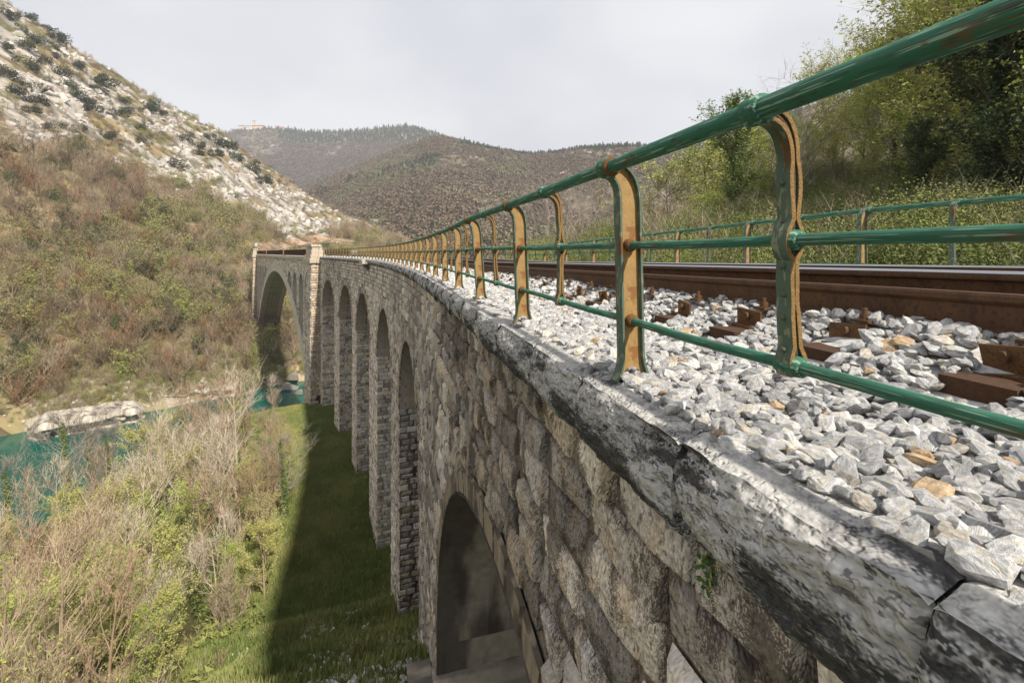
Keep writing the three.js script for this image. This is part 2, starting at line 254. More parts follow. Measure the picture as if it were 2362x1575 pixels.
// ---------------------------------------------------------------- the viaduct
const FACE = 0.17, WIDTH = 6.3, TOP = -0.395;
const arches = [{ c: 5, r: 6, bed: -9.6, top: -2.8 }, { c: 20.3, r: 4.3 }, { c: 33, r: 4.25 }, { c: 46.4, r: 4.3 }, { c: 58, r: 4.3 }, { c: 69.8, r: 4.1 }].map((a, i) => ({ ...a, crown: a.top || -3.3, spring: (a.top || -3.3) - a.r, ring: i ? 0.8 : 0.38, smoothRing: !i }));
const MAIN = { c: 128.4, yc: -62.2, r: 58.2, ring: 1.9 };
const spandrels = [86.3, 92.2, 99, 105.9].flatMap(c => [c, 2 * MAIN.c - c]).map(c => ({ c, r: 2.0, crown: -3.25, spring: -5.25, ring: 0.45, small: true }));
const halfAt = (a, y, grow = 0) => y > a.spring ? Math.sqrt(Math.max(0, (a.r + grow) ** 2 - (y - a.spring) ** 2)) : a.r + (y > a.spring - 0.01 ? grow : Math.min(grow, 0));
const mainHalf = (y, grow = 0) => Math.sqrt(Math.max(0, (MAIN.r + grow) ** 2 - (y - MAIN.yc) ** 2));
function freeSpans(s0, s1, y, openings, main, share = 1) {          // wall between the openings at height y
  let spans = [[s0, s1]];
  const cut = (a, b) => { spans = spans.flatMap(([p, q]) => b <= p || a >= q ? [[p, q]] : [[p, a], [b, q]].filter(([m, n]) => n - m > 0.02)); };
  for (const a of openings) { const h = y > a.spring ? Math.sqrt(Math.max(0, (a.r + a.ring * share) ** 2 - (y - a.spring) ** 2)) : a.r; if (h > 0) cut(a.c - h, a.c + h); }
  if (main) { const h = mainHalf(y, MAIN.ring * share); if (h > 0) cut(MAIN.c - h, MAIN.c + h); }
  return spans;
}
const bridge = thing('stone_viaduct', 'long curved limestone viaduct with tall round arches and one great river arch', 'viaduct');
const rB = mulberry(77);
const stones = [], farMass = new Shape3();
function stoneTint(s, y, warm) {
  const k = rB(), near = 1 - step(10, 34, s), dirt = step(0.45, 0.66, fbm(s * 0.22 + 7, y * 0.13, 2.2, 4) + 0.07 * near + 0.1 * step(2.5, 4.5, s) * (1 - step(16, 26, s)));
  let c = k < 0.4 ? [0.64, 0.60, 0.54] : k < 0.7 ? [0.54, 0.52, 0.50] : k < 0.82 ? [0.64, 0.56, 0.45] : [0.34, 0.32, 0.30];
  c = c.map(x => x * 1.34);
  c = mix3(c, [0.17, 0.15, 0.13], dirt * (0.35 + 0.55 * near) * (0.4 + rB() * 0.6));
  if (warm) c = mix3(c, [0.66, 0.52, 0.36], 0.4);  // warm sunlight painted into the stone colour of the tower sides
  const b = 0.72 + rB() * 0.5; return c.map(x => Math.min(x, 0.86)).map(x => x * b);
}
const faceFrame = (o, sign = 1) => (u, v, w) => P(u, o - w * sign, v);
const sideFrame = (s, sign = -1) => (u, v, w) => P(s + w * sign, u, v);
function layStones(frame, u0, u1, y0, y1, o = {}) {       // one course
  const { mean = 0.55, min = 0.3, warm, key = u => u, bulge = 0.05 } = o; let u = u0;
  while (u < u1 - 0.02) {
    let w = mean * (0.6 + rB() * 0.9); if (u1 - (u + w) < min) w = u1 - u; if (w > mean * 2.4) w /= 2;
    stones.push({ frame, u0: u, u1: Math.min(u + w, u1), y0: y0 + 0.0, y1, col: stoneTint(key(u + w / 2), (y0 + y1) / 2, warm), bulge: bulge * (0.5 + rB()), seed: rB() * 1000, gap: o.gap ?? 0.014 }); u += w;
  }
}
const core = new Shape3(), MC = null;
function coreQuad(f, u0, u1, y0, y1, w) { const n = Math.max(1, Math.ceil((u1 - u0) / 2)); for (let i = 0; i < n; i++) { const a = lerp(u0, u1, i / n), b = lerp(u0, u1, (i + 1) / n); core.quad(f(a, y0, w), f(b, y0, w), f(b, y1, w), f(a, y1, w), null, [a, y0], [b, y0], [b, y1], [a, y1]); } }
const baseAt = s => groundAtBridge(s) - 1.2;
const front = faceFrame(FACE), back = faceFrame(WIDTH, -1);
// courses of the approach arches
const courses = []; { let y = TOP; while (y > -25.5) { const h = y > -3.4 ? 0.29 + rB() * 0.12 : 0.25 + rB() * 0.1; courses.push([y - h, y]); y -= h; } }
for (const [y0, y1] of courses) {
  const ym = (y0 + y1) / 2;
  for (const [a, b] of freeSpans(-7, 75.2, ym, arches, false, 0.35)) if (!(b <= 0 && ym < -9) && y1 >= Math.min(baseAt(a), baseAt(b), baseAt((a + b) / 2))) { coreQuad(front, a, b, y0, y1, a < 16 ? -0.06 : -0.035); coreQuad(back, a, b, y0, y1, 0); }
  for (let [a, b] of freeSpans(-7, 75.2, ym, arches)) {
    if (b <= 0 && ym < -9) continue;
    const bm = baseAt((a + b) / 2); if (y1 < Math.min(baseAt(a), baseAt(b)) && y1 < bm) continue;
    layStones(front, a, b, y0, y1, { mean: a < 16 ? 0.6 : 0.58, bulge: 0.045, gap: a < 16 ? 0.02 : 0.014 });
  }
}
// soffits, pier sides and rings
const soffit = new Shape3(), plaster = new Shape3();
function archRing(a, sign, frame, dest, steps, tintFn, asParts) {
  for (let i = 0; i < steps; i++) {
    const t0 = Math.PI * i / steps, t1 = Math.PI * (i + 1) / steps, g = 0.006 / a.r, r0 = a.r, r1 = a.r + a.ring * (a.smoothRing ? 1 : 0.85 + rB() * 0.3), w = a.smoothRing ? 0.015 : 0.03 + rB() * 0.035;
    const q = (t, r, ww) => frame(a.c + Math.cos(t) * r, a.spring + Math.sin(t) * r, ww), col = tintFn(), d = asParts ? new Shape3() : dest;
    const A = t0 + g, B = t1 - g, m = 0.035, e = m / a.r;
    d.quad(q(A + e, r0 + m, w), q(B - e, r0 + m, w), q(B - e, r1 - m, w), q(A + e, r1 - m, w), col, [t0 * a.r, r0], [t1 * a.r, r0], [t1 * a.r, r1], [t0 * a.r, r1]);
    for (const [k, l, kk, ll] of [[[A, r0], [B, r0], [A + e, r0 + m], [B - e, r0 + m]], [[B, r0], [B, r1], [B - e, r0 + m], [B - e, r1 - m]], [[B, r1], [A, r1], [B - e, r1 - m], [A + e, r1 - m]], [[A, r1], [A, r0], [A + e, r1 - m], [A + e, r0 + m]]])
      d.quad(q(...k, -0.03), q(...l, -0.03), q(...ll, w), q(...kk, w), col, [0, 0], [0.4, 0], [0.4, 0.06], [0, 0.06]);
    if (asParts) part('voussoir', d.build(), M.stone, bridge);
  }
}
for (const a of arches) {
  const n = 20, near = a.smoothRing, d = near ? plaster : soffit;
  for (let i = 0; i < n; i++) {
    const t0 = Math.PI * i / n, t1 = Math.PI * (i + 1) / n, q = (t, o) => P(a.c + Math.cos(t) * a.r, o, a.spring + Math.sin(t) * a.r);
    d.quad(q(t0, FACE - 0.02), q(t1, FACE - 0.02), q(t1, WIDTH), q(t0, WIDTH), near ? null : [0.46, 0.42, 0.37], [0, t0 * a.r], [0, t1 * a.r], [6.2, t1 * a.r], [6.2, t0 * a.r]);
  }
  for (const sg of [-1, 1]) {            // jambs: +1 is the far side, which faces us
    const s = a.c + sg * a.r, low = near ? a.bed - 1 : Math.min(baseAt(s), baseAt(s - 4)) - 1;
    if (near) plaster.quad(P(s, FACE - 0.02, low), P(s, WIDTH, low), P(s, WIDTH, a.spring), P(s, FACE - 0.02, a.spring), null, [0, low], [6.2, low], [6.2, a.spring], [0, a.spring]);
    else core.quad(P(s + sg * 0.035, FACE + 0.03, low), P(s + sg * 0.035, WIDTH, low), P(s + sg * 0.035, WIDTH, a.spring), P(s + sg * 0.035, FACE + 0.03, a.spring), null, [0, low], [6.2, low], [6.2, a.spring], [0, a.spring]);
    if (!near && sg > 0) { let y = a.spring; while (y > low + 0.5) { const h = 0.27 + rB() * 0.07; layStones(sideFrame(s, -1), FACE - 0.02, WIDTH - 0.05, y - h, y, { mean: 0.62, key: () => s + 30, bulge: 0.03, gap: 0.01 }); y -= h; } }
  }
  if (near) { const q = []; const ringShape = new Shape3(); archRing({ ...a, ring: 0.38 }, 1, front, ringShape, 36, () => [1, 1, 1]); ringShape.c = []; part('plastered_arch_ring', ringShape.build(), M.plaster, bridge); }
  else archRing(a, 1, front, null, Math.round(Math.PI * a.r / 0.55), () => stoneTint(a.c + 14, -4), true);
}
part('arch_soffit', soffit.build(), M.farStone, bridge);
part('concrete_lining', plaster.build(), M.concrete, bridge);
{ // floor slab of the near niche and its footing
  const g = new Shape3(); const f = (u, y, w) => P(u, w, y);
  for (const [a, b, y0, y1, o0, o1] of [[-1, 11.3, -10.6, -9.5, 0.05, WIDTH], [11.05, 12.1, -12.6, -10.0, -0.5, 0.1]]) g.box(a, b, y0, y1, o0, o1, f);
  part('footing', g.build(), M.concrete, bridge);
  const l = new Shape3(); for (const y of [-8.55, -7.5, -6.4]) l.box(0.14, 5.8, y - 0.012, y + 0.012, 0, 0.012, (u, v, w) => P(11.0 - w, u, v)); part('pour_line', l.build(), M.plaster, bridge);
}
// the towers: quoined piers that stand proud of the wall
function tower(s0, s1, proud, foot) {
  const batter = y => Math.max(0, -y) * 0.012, fr = (u, v, w) => P(u, -proud - batter(v) - w, v), sd = (u, v, w) => P(s0 - batter(v) - w, u, v);
  let y = -0.95, odd = 0;
  const blk = new Shape3();
  while (y > foot - 2) {
    const h = 0.36 + rB() * 0.06, q = odd++ % 2 ? 0.95 : 0.6;
    layStones(sd, -proud - batter(y), -proud + q, y - h, y, { mean: 1.2, warm: true, key: () => 60, bulge: 0.09, gap: 0.012 });
    layStones(sd, -proud + q, FACE + 0.6, y - h, y, { mean: 0.7, warm: true, key: () => 60, bulge: 0.05 });
    layStones(fr, s0 - batter(y), s0 + (odd % 2 ? 0.95 : 0.6), y - h, y, { mean: 1.2, key: () => 60, bulge: 0.09, gap: 0.012 });
    layStones(fr, s0 + (odd % 2 ? 0.95 : 0.6), s1 - 0.8, y - h, y, { mean: 0.8, key: () => 60 }); layStones(fr, s1 - 0.8, s1, y - h, y, { mean: 1.2, key: () => 60, bulge: 0.08 });
    y -= h;
  }
  const c = (u, v, w) => P(u, w, v), t = batter(foot - 2);
  const lo = [[s0 - t + 0.05, s1 - 0.05, -proud - t + 0.05], [s0 + 0.05, s1 - 0.05, -proud + 0.05]], p = (k, u, o, yy) => P(u, o, yy);
  const a = [P(lo[0][0], lo[0][2], foot - 2), P(lo[0][1], lo[0][2], foot - 2), P(lo[0][1], 1, foot - 2), P(lo[0][0], 1, foot - 2)], b = [P(lo[1][0], lo[1][2], -0.9), P(lo[1][1], lo[1][2], -0.9), P(lo[1][1], 1, -0.9), P(lo[1][0], 1, -0.9)];
  for (let i = 0; i < 4; i++) core.quad(a[i], a[(i + 1) % 4], b[(i + 1) % 4], b[i], null, [0, 0], [4, 0], [4, 20], [0, 20]);
  // string course, plinth, pedestal and cap above the deck
  const trimTone = [0.62, 0.56, 0.48];  // one tone on every side of cornice, plinth and pedestal
  const d = part('tower_cornice', new Shape3().box(s0 - 0.35, s1 + 0.3, -0.95, -0.25, -proud - 0.35, 1.0, c, trimTone).build(), M.farStone, bridge);
  part('tower_plinth', new Shape3().box(s0 - 0.22, s1 + 0.2, -0.24, 0.35, -proud - 0.2, 0.9, c, trimTone).build(), M.farStone, bridge);
  part('tower_pedestal', new Shape3().box(s0 - 0.05, s1, 0.36, 1.15, -proud - 0.05, 0.75, c, trimTone).box(s0 + 0.02, s1 - 0.1, 1.16, 1.5, -proud + 0.05, 0.45, c, trimTone).build(), M.farStone, bridge);
  part('tower_cap', new Shape3().box(s0 - 0.12, s1 + 0.1, 1.51, 1.83, -proud - 0.1, 0.3, c, [0.68, 0.64, 0.58]).build(), M.farStone, bridge);
}
tower(75.4, 79.8, 1.05, -23);
tower(175.6, 179.4, 1.05, -28);
{ const d = new Shape3().box(-0.55, 0.1, -22.1, -20.9, 0, 0.16, (u, v, w) => P(75.12 - w * 0.4, u, v)); part('drain_opening', d.build(), M.dark, bridge); }
// great arch with its pierced spandrels
{
  let y = -0.62; const s0 = 79.4, s1 = 176;
  while (y > -37) {
    const h = 0.40, ym = y - h / 2;
    for (const [a, b] of freeSpans(s0, s1, ym, spandrels, true)) {
      if (y < baseAt(a) - 1 && y < baseAt(b) - 1) continue;
      coreQuad(front, a, b, y - h, y, -0.03); coreQuad(back, a, b, y - h, y, 0);
      layStones(front, a, b, y - h, y, { mean: ym > -6 ? 1.1 : 0.8, bulge: ym > -9 ? 0.012 : 0.04, gap: 0.011, key: () => 90 });
    }
    y -= h;
  }
  const ringS = new Shape3(), N = 110, t0 = Math.asin((-38 - MAIN.yc) / MAIN.r), q = (t, r, o) => P(MAIN.c + Math.cos(t) * r, o, MAIN.yc + Math.sin(t) * r), under = new Shape3();
  for (let i = 0; i < N; i++) {
    const a = lerp(t0, Math.PI - t0, i / N), b = lerp(t0, Math.PI - t0, (i + 1) / N), e = 0.0003, k = 0.92 + rB() * 0.14, col = [0.74 * k, 0.71 * k, 0.65 * k];
    ringS.quad(q(a + e, MAIN.r, FACE - 0.05), q(b - e, MAIN.r, FACE - 0.05), q(b - e, MAIN.r + MAIN.ring, FACE - 0.05), q(a + e, MAIN.r + MAIN.ring, FACE - 0.05), col, [0, 0], [0.9, 0], [0.9, 1.9], [0, 1.9]);
    ringS.quad(q(a + e, MAIN.r + MAIN.ring, FACE - 0.05), q(b - e, MAIN.r + MAIN.ring, FACE - 0.05), q(b - e, MAIN.r + MAIN.ring, FACE + 0.1), q(a + e, MAIN.r + MAIN.ring, FACE + 0.1), col, [0, 0], [0.9, 0], [0.9, 0.2], [0, 0.2]);
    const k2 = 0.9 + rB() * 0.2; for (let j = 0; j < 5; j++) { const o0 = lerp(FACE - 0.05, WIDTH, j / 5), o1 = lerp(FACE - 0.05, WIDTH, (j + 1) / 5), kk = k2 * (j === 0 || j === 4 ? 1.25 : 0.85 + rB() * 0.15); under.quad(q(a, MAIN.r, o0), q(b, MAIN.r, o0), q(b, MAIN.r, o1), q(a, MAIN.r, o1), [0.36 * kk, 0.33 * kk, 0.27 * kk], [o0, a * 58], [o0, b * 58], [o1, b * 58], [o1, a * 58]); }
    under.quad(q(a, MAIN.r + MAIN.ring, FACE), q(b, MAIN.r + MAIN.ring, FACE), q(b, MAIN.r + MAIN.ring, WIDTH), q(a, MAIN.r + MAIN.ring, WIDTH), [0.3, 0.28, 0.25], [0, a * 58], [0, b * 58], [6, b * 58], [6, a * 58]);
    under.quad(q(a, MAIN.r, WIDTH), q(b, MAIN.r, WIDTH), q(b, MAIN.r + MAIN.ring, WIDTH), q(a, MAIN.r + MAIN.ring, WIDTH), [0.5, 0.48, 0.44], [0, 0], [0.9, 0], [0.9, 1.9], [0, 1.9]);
  }
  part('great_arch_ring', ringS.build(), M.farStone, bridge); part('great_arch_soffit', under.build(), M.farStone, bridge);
  for (const a of spandrels) {
    const inside = new Shape3();
    archRing(a, 1, front, farMass, 14, () => [0.70, 0.67, 0.62]);
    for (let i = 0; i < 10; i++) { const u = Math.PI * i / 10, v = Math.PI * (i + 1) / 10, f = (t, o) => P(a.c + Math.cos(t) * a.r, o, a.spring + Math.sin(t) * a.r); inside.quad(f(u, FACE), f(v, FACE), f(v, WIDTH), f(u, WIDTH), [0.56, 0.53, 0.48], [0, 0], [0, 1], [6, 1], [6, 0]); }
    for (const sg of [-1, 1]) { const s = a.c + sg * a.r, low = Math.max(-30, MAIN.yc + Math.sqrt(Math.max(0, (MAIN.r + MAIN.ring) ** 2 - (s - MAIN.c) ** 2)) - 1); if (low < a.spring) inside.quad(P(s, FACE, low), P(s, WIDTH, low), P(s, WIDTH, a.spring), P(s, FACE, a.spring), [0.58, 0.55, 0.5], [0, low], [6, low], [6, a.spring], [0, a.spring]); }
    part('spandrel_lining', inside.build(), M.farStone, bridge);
  }
}
// footing of the far springing
part('abutment_block', new Shape3().box(165, 177, -36, -27.5, -1.2, WIDTH + 1.2, (u, v, w) => P(u, w, v), [0.5, 0.46, 0.4]).box(161, 168, -37, -30.5, -0.9, WIDTH + 1, (u, v, w) => P(u, w, v), [0.52, 0.48, 0.42]).build(), M.farStone, bridge);
part('wall_core', core.build(), M.mortar, bridge);
{ // deck slab under the ballast
  const g = new Shape3(), ns = 70;
  for (let i = 0; i < ns; i++) { const a = lerp(-8, 195, i / ns), b = lerp(-8, 195, (i + 1) / ns); g.quad(P(a, 0.3, -0.12), P(b, 0.3, -0.12), P(b, WIDTH, -0.12), P(a, WIDTH, -0.12), null, [a, 0], [b, 0], [b, 6], [a, 6]); g.quad(P(a, WIDTH, -0.12), P(b, WIDTH, -0.12), P(b, WIDTH, -0.7), P(a, WIDTH, -0.7), null, [a, 0], [b, 0], [b, 1], [a, 1]); g.quad(P(a, FACE + 0.1, -0.3), P(b, FACE + 0.1, -0.3), P(b, FACE + 0.1, -0.7), P(a, FACE + 0.1, -0.7), null, [a, 0], [b, 0], [b, 1], [a, 1]); }
  part('deck_slab', g.build(), M.mortar, bridge);
}
// facing stones: the 300 that show largest are parts of their own
function stoneGeometry(q, fine) {
  const { frame, u0, u1, y0, y1, col, bulge, seed, gap } = q, j = i => (hash3(Math.floor(seed * 97), i, 5) - 0.5), L0 = u1 - u0, H0 = y1 - y0;
  const jit = Math.min(0.085, H0 * 0.24) * (fine ? 1 : 0.24);
  const cu = [u0 + gap + Math.abs(j(1)) * jit, u1 - gap - Math.abs(j(2)) * jit, u1 - gap - Math.abs(j(3)) * jit, u0 + gap + Math.abs(j(4)) * jit], cv = [y0 + gap + j(5) * jit * 0.6, y0 + gap + j(6) * jit * 0.6, y1 - gap + j(7) * jit * 0.6, y1 - gap + j(8) * jit * 0.6];
  const uAt = (a, b) => lerp(lerp(cu[0], cu[1], a), lerp(cu[3], cu[2], a), b), vAt = (a, b) => lerp(lerp(cv[0], cv[1], a), lerp(cv[3], cv[2], a), b);
  if (fine) {
    const nu = fine, nv = Math.max(5, Math.round(fine * 0.75));
    return sheet(nu, nv, (a, b) => {
      const ea = Math.min(a, 1 - a) * L0, eb = Math.min(b, 1 - b) * H0, e = Math.min(ea, eb), rim = Math.pow(clamp(e / 0.024, 0, 1), 0.6);
      const u = uAt(a, b), v = vAt(a, b), wob = (fbm(u * 6 + seed, v * 6, seed, 3) - 0.5) * 0.05 * (1 - rim * 0.6);
      let facet = 9; for (let i = 0; i < 4; i++) facet = Math.min(facet, j(20 + i) * 0.34 * (u - (u0 + u1) / 2) + j(30 + i) * 0.55 * (v - (y0 + y1) / 2) + Math.abs(j(40 + i)) * 0.04);
      const w = e <= 0 ? -0.085 : rim * (bulge * 0.35 + facet + (fbm(u * 6, v * 6, seed, 4) - 0.5) * 0.035 + (Math.abs(fbm(u * 7, v * 11, seed + 3, 4) - 0.5) * -0.03) + (fbm(u * 30, v * 30, seed + 5, 2) - 0.5) * 0.016) - (1 - rim) * 0.012;
      return { p: frame(u + wob, v + wob * 0.7, w), c: col.map(x => x * (0.78 + 0.44 * fbm(u * 7, v * 7, seed + 9, 3))), t: [u + seed + w * 0.9, v + seed * 0.37 + w * 0.7] };
    });
  }
  return null;
}
function plainStone(d, q) {
  const { frame, u0, u1, y0, y1, col, bulge, seed, gap } = q, r = i => hash3(Math.floor(seed * 53), i, 9), m = Math.min(0.035, (y1 - y0) * 0.14, (u1 - u0) * 0.2);
  const a = u0 + gap, b = u1 - gap, c = y0 + gap, e = y1 - gap, o = [[a, c], [b, c], [b, e], [a, e]], n = [[a + m, c + m], [b - m, c + m], [b - m, e - m], [a + m, e - m]];
  const O = o.map(k => frame(...k, -0.035)), I = n.map((k, i) => frame(...k, bulge * (0.3 + r(i) * 0.9))), mid = [lerp(a, b, 0.3 + r(5) * 0.4), lerp(c, e, 0.3 + r(6) * 0.4)], C = frame(...mid, bulge * (0.8 + r(7) * 0.7)), T = k => [k[0] + seed, k[1] + seed * 0.37];
  for (let i = 0; i < 4; i++) { const k = (i + 1) % 4; d.quad(O[i], O[k], I[k], I[i], col, T(o[i]), T(o[k]), T(n[k]), T(n[i])); d.tri(I[i], I[k], C, col, T(n[i]), T(n[k]), T(mid)); }
}
{
  for (const q of stones) { const p = q.frame((q.u0 + q.u1) / 2, (q.y0 + q.y1) / 2, 0), k = seen(p); q.size = 0; q.Z = p.length(); if (k && k[0] > 0 && k[0] < 2420 && k[1] < 1640) { const a = seen(q.frame(q.u0, q.y0, 0)), b = seen(q.frame(q.u1, q.y1, 0)), c = seen(q.frame(q.u0, q.y1, 0)); q.size = a && b && c ? Math.abs((b[0] - c[0]) * (a[1] - c[1])) : 0; } }
  stones.sort((a, b) => b.size - a.size);
  stones.forEach((q, i) => {
    if (i < 300) { const g = stoneGeometry(q, i < 50 ? 34 : i < 140 ? 16 : 8); part('stone', g, M.stone, bridge); }
    else plainStone(farMass, q);
  });
  const m = part('stone_facing', farMass.build(), M.farStone, bridge); m.userData.kind = 'stuff';
  console.log('stones', stones.length);
}
// coping: rock-faced blocks with a tooled top margin
{
  const topP = [[0.55, -0.03], [0.34, 0.0], [0.115, 0.0], [0.105, -0.006], [0.03, -0.034]], faceP = [[0.03, -0.034], [0.008, -0.075], [-0.012, -0.13], [-0.022, -0.21], [-0.014, -0.29], [0.012, -0.36], [0.05, -0.40], [0.28, -0.41]];
  const joints = [-4, -3.1, -2.2, -1.2, -0.25, 0.64, 1.43]; while (joints[joints.length - 1] < 75.4) joints.push(joints[joints.length - 1] + 0.82 + rB() * 0.35);
  for (let i = 0; i < joints.length - 1; i++) {
    const a = joints[i] + 0.003, b = Math.min(joints[i + 1], 75.3) - 0.003, near = a < 5, nu = near ? 64 : a < 20 ? 12 : 5, k = 0.9 + rB() * 0.25, sd = rB() * 100, out = (rB() - 0.5) * 0.02, lift = (rB() - 0.5) * 0.012, col = [0.62 * k, 0.61 * k, 0.59 * k];
    const surf = (prof, rough, sub) => sheet(nu, (prof.length - 1) * sub, (u, v) => {
      const s = lerp(a, b, u), np = prof.length - 1, f = v * np, j = Math.min(np - 1, Math.floor(f)), t = f - j, o = lerp(prof[j][0], prof[j + 1][0], t), y = lerp(prof[j][1], prof[j + 1][1], t), end = 1 - step(0, 0.022, Math.min(s - a, b - s));
      const in0 = rough ? step(0, 0.1, v) : 0, edge = (fbm(s * 9, 7, sd, 3) - 0.5) * 0.014;
      let facet = 9; for (let m = 0; m < 4; m++) facet = Math.min(facet, (hash3(m, i, 3) - 0.5) * 0.2 * (s - (a + b) / 2) + (hash3(m, i, 5) - 0.5) * 0.36 * (y + 0.2) + hash3(m, i, 7) * 0.022);
      const r1 = in0 * (facet + (fbm(s * 5 + sd, y * 11, 1, 5) - 0.5) * 0.06 + (fbm(s * 22 + sd, y * 46, 2, 4) - 0.5) * 0.04), r2 = (fbm(s * 7, o * 14, sd, 4) - 0.5) * 0.012 + (fbm(s * 40, o * 50, sd, 2) - 0.5) * 0.004;
      const chip = (rough ? 1 - in0 : step(0.7, 1, v)) * edge;
      return { p: P(s, o - r1 + out + chip + end * 0.015 * (rough ? 1 : 0), y + lift + (rough ? 0 : r2 * (1 - step(0.7, 1, v))) + chip - end * 0.012 * (rough ? 0 : 1)), c: col, t: [s * 0.8 + sd, rough ? 0.53 + (0.02 - y) * 1.02 + r1 * 0.3 : 0.02 + o * 0.8] };
    });
    const capEnd = s => { const d = new Shape3(), L0 = [...topP, ...faceP.slice(1)]; for (let m = 1; m < L0.length - 1; m++) d.tri(P(s, 0.3, -0.2), P(s, L0[m][0] + 0.012, L0[m][1] - 0.01), P(s, L0[m + 1][0] + 0.012, L0[m + 1][1] - 0.01), col, [0.3, 0.75], [L0[m][0], 0.6 - L0[m][1]], [L0[m + 1][0], 0.6 - L0[m + 1][1]]); const g = d.build(); return g; };
    const gs = [surf(topP, false, near ? 4 : 1), surf(faceP, true, near ? 5 : 1)].map(g => g.toNonIndexed()); part('coping_stone', mergeGeometries([...gs, capEnd(a), capEnd(b)]), M.coping, bridge);
  }
  for (let s = 79.9; s < 175; s += 2.4) { const k = 0.9 + rB() * 0.2; part('cornice_stone', new Shape3().box(s + 0.01, Math.min(s + 2.39, 175.2), -0.62, -0.02, -0.22, 0.5, (u, v, w) => P(u, w, v), [0.62 * k, 0.59 * k, 0.54 * k]).build(), M.farStone, bridge); }
  { const g = new Shape3(), prof = [[0.5, -0.04], [0.12, -0.018], [0.045, -0.05], [0.012, -0.12], [0.006, -0.24], [0.04, -0.36], [0.28, -0.40]]; for (let s = -4; s < 75; s += 0.5) for (let m = 0; m < 6; m++) { const [A, B] = [prof[m], prof[m + 1]], e = Math.min(s + 0.5, 75.2); g.quad(P(s, A[0] + 0.026, A[1]), P(e, A[0] + 0.026, A[1]), P(e, B[0] + 0.026, B[1]), P(s, B[0] + 0.026, B[1]), null, [s, m * 0.1], [e, m * 0.1], [e, m * 0.1 + 0.1], [s, m * 0.1 + 0.1]); } part('coping_mortar', g.build(), M.mortar, bridge); }
  // refuge: a jutting coping slab on a corbel
  part('refuge_slab', new Shape3().box(41.6, 43.6, -0.36, 0.02, -0.55, 0.2, (u, v, w) => P(u, w, v), [0.6, 0.57, 0.52]).build(), M.farStone, bridge);
  const cb = new Shape3(); for (const [u, v] of [[41.9, 43.3]].map(x => x)) { const f = (a, y, o) => P(a, o, y); cb.quad(f(u, -0.37, -0.42), f(v, -0.37, -0.42), f(v, -0.95, 0.1), f(u, -0.95, 0.1), [0.2, 0.18, 0.16], [0, 0], [1.4, 0], [1.4, 0.7], [0, 0.7]); for (const e of [u, v]) cb.tri(f(e, -0.37, -0.42), f(e, -0.95, 0.1), f(e, -0.37, 0.1), [0.2, 0.18, 0.16], [0, 0], [0.5, 0.6], [0.5, 0]); } part('corbel', cb.build(), M.farStone, bridge);
}

// ---------------------------------------------------------------- track
const railTop = s => 0.57 - 0.016 * (clamp(s, 1, 12) - 1);
const rails0 = 1.8, GAUGE = 1.55, ballastTop = s => railTop(s) - 0.275;
function sweep(profile, o, yAt, s0, s1, ds, close = true, vs = 1) {
  const p = [], t = [], ix = [], n = Math.ceil((s1 - s0) / ds), m = profile.length; let peri = [0]; for (let k = 1; k < m; k++) peri.push(peri[k - 1] + Math.hypot(profile[k][0] - profile[k - 1][0], profile[k][1] - profile[k - 1][1]));
  const sh = new Shape3();
  for (let i = 0; i < n; i++) { const a = lerp(s0, s1, i / n), b = lerp(s0, s1, (i + 1) / n); for (let k = 0; k < m - (close ? 0 : 1); k++) { const l = (k + 1) % m, A = profile[k], B = profile[l]; sh.quad(P(a, o + A[0], yAt(a) + A[1]), P(b, o + A[0], yAt(b) + A[1]), P(b, o + B[0], yAt(b) + B[1]), P(a, o + B[0], yAt(a) + B[1]), null, [peri[k], a * vs], [peri[k], b * vs], [peri[k] + 0.05, b * vs], [peri[k] + 0.05, a * vs]); } }
  return sh.build();
}
const headP = [[-0.036, -0.012], [-0.039, -0.03], [-0.038, -0.042], [-0.012, -0.052], [-0.009, -0.10], [-0.014, -0.145], [-0.045, -0.158], [-0.078, -0.166], [-0.078, -0.178], [0.078, -0.178], [0.078, -0.166], [0.045, -0.158], [0.014, -0.145], [0.009, -0.10], [0.012, -0.052], [0.038, -0.042], [0.039, -0.03], [0.036, -0.012]];
const treadP = [[-0.0365, -0.0125], [-0.030, -0.004], [-0.018, 0], [0.018, 0], [0.030, -0.004], [0.0365, -0.0125]];
const guardP = [[-0.034, 0], [-0.04, -0.012], [-0.04, -0.034], [-0.03, -0.044], [-0.011, -0.056], [-0.009, -0.15], [-0.06, -0.17], [-0.06, -0.19], [0.06, -0.19], [0.06, -0.17], [0.009, -0.15], [0.011, -0.056], [0.036, -0.04], [0.036, -0.008], [0.03, 0]];
for (const k of [0, 1]) {
  const r = thing('track_rail', ['rusty near running rail with a polished top beside the ballast shoulder', 'rusty far running rail seen just over the near rail'][k], 'rail', 'running rails');
  const o = rails0 + k * GAUGE, g = part('rail_body', sweep(headP, o, railTop, -3, 190, 1.2), M.steel, r);
  part('rail_tread', sweep(treadP, o, s => railTop(s) + 0.001, -3, 190, 1.2, false), M.tread, r);
}
{ const g = thing('guard_rail', 'dull brown guard rail bolted low along the outside of the near running rail', 'rail'); part('guard_bar', sweep(guardP, rails0 - 0.2, s => railTop(s) - 0.092, -3, 190, 1.2), M.steel, g);
  const g2 = thing('guard_rail', 'dull brown guard rail between the two running rails', 'rail'); part('guard_bar', sweep(guardP, rails0 + GAUGE - 0.22, s => railTop(s) - 0.03, -3, 190, 1.2), M.steel, g2); }
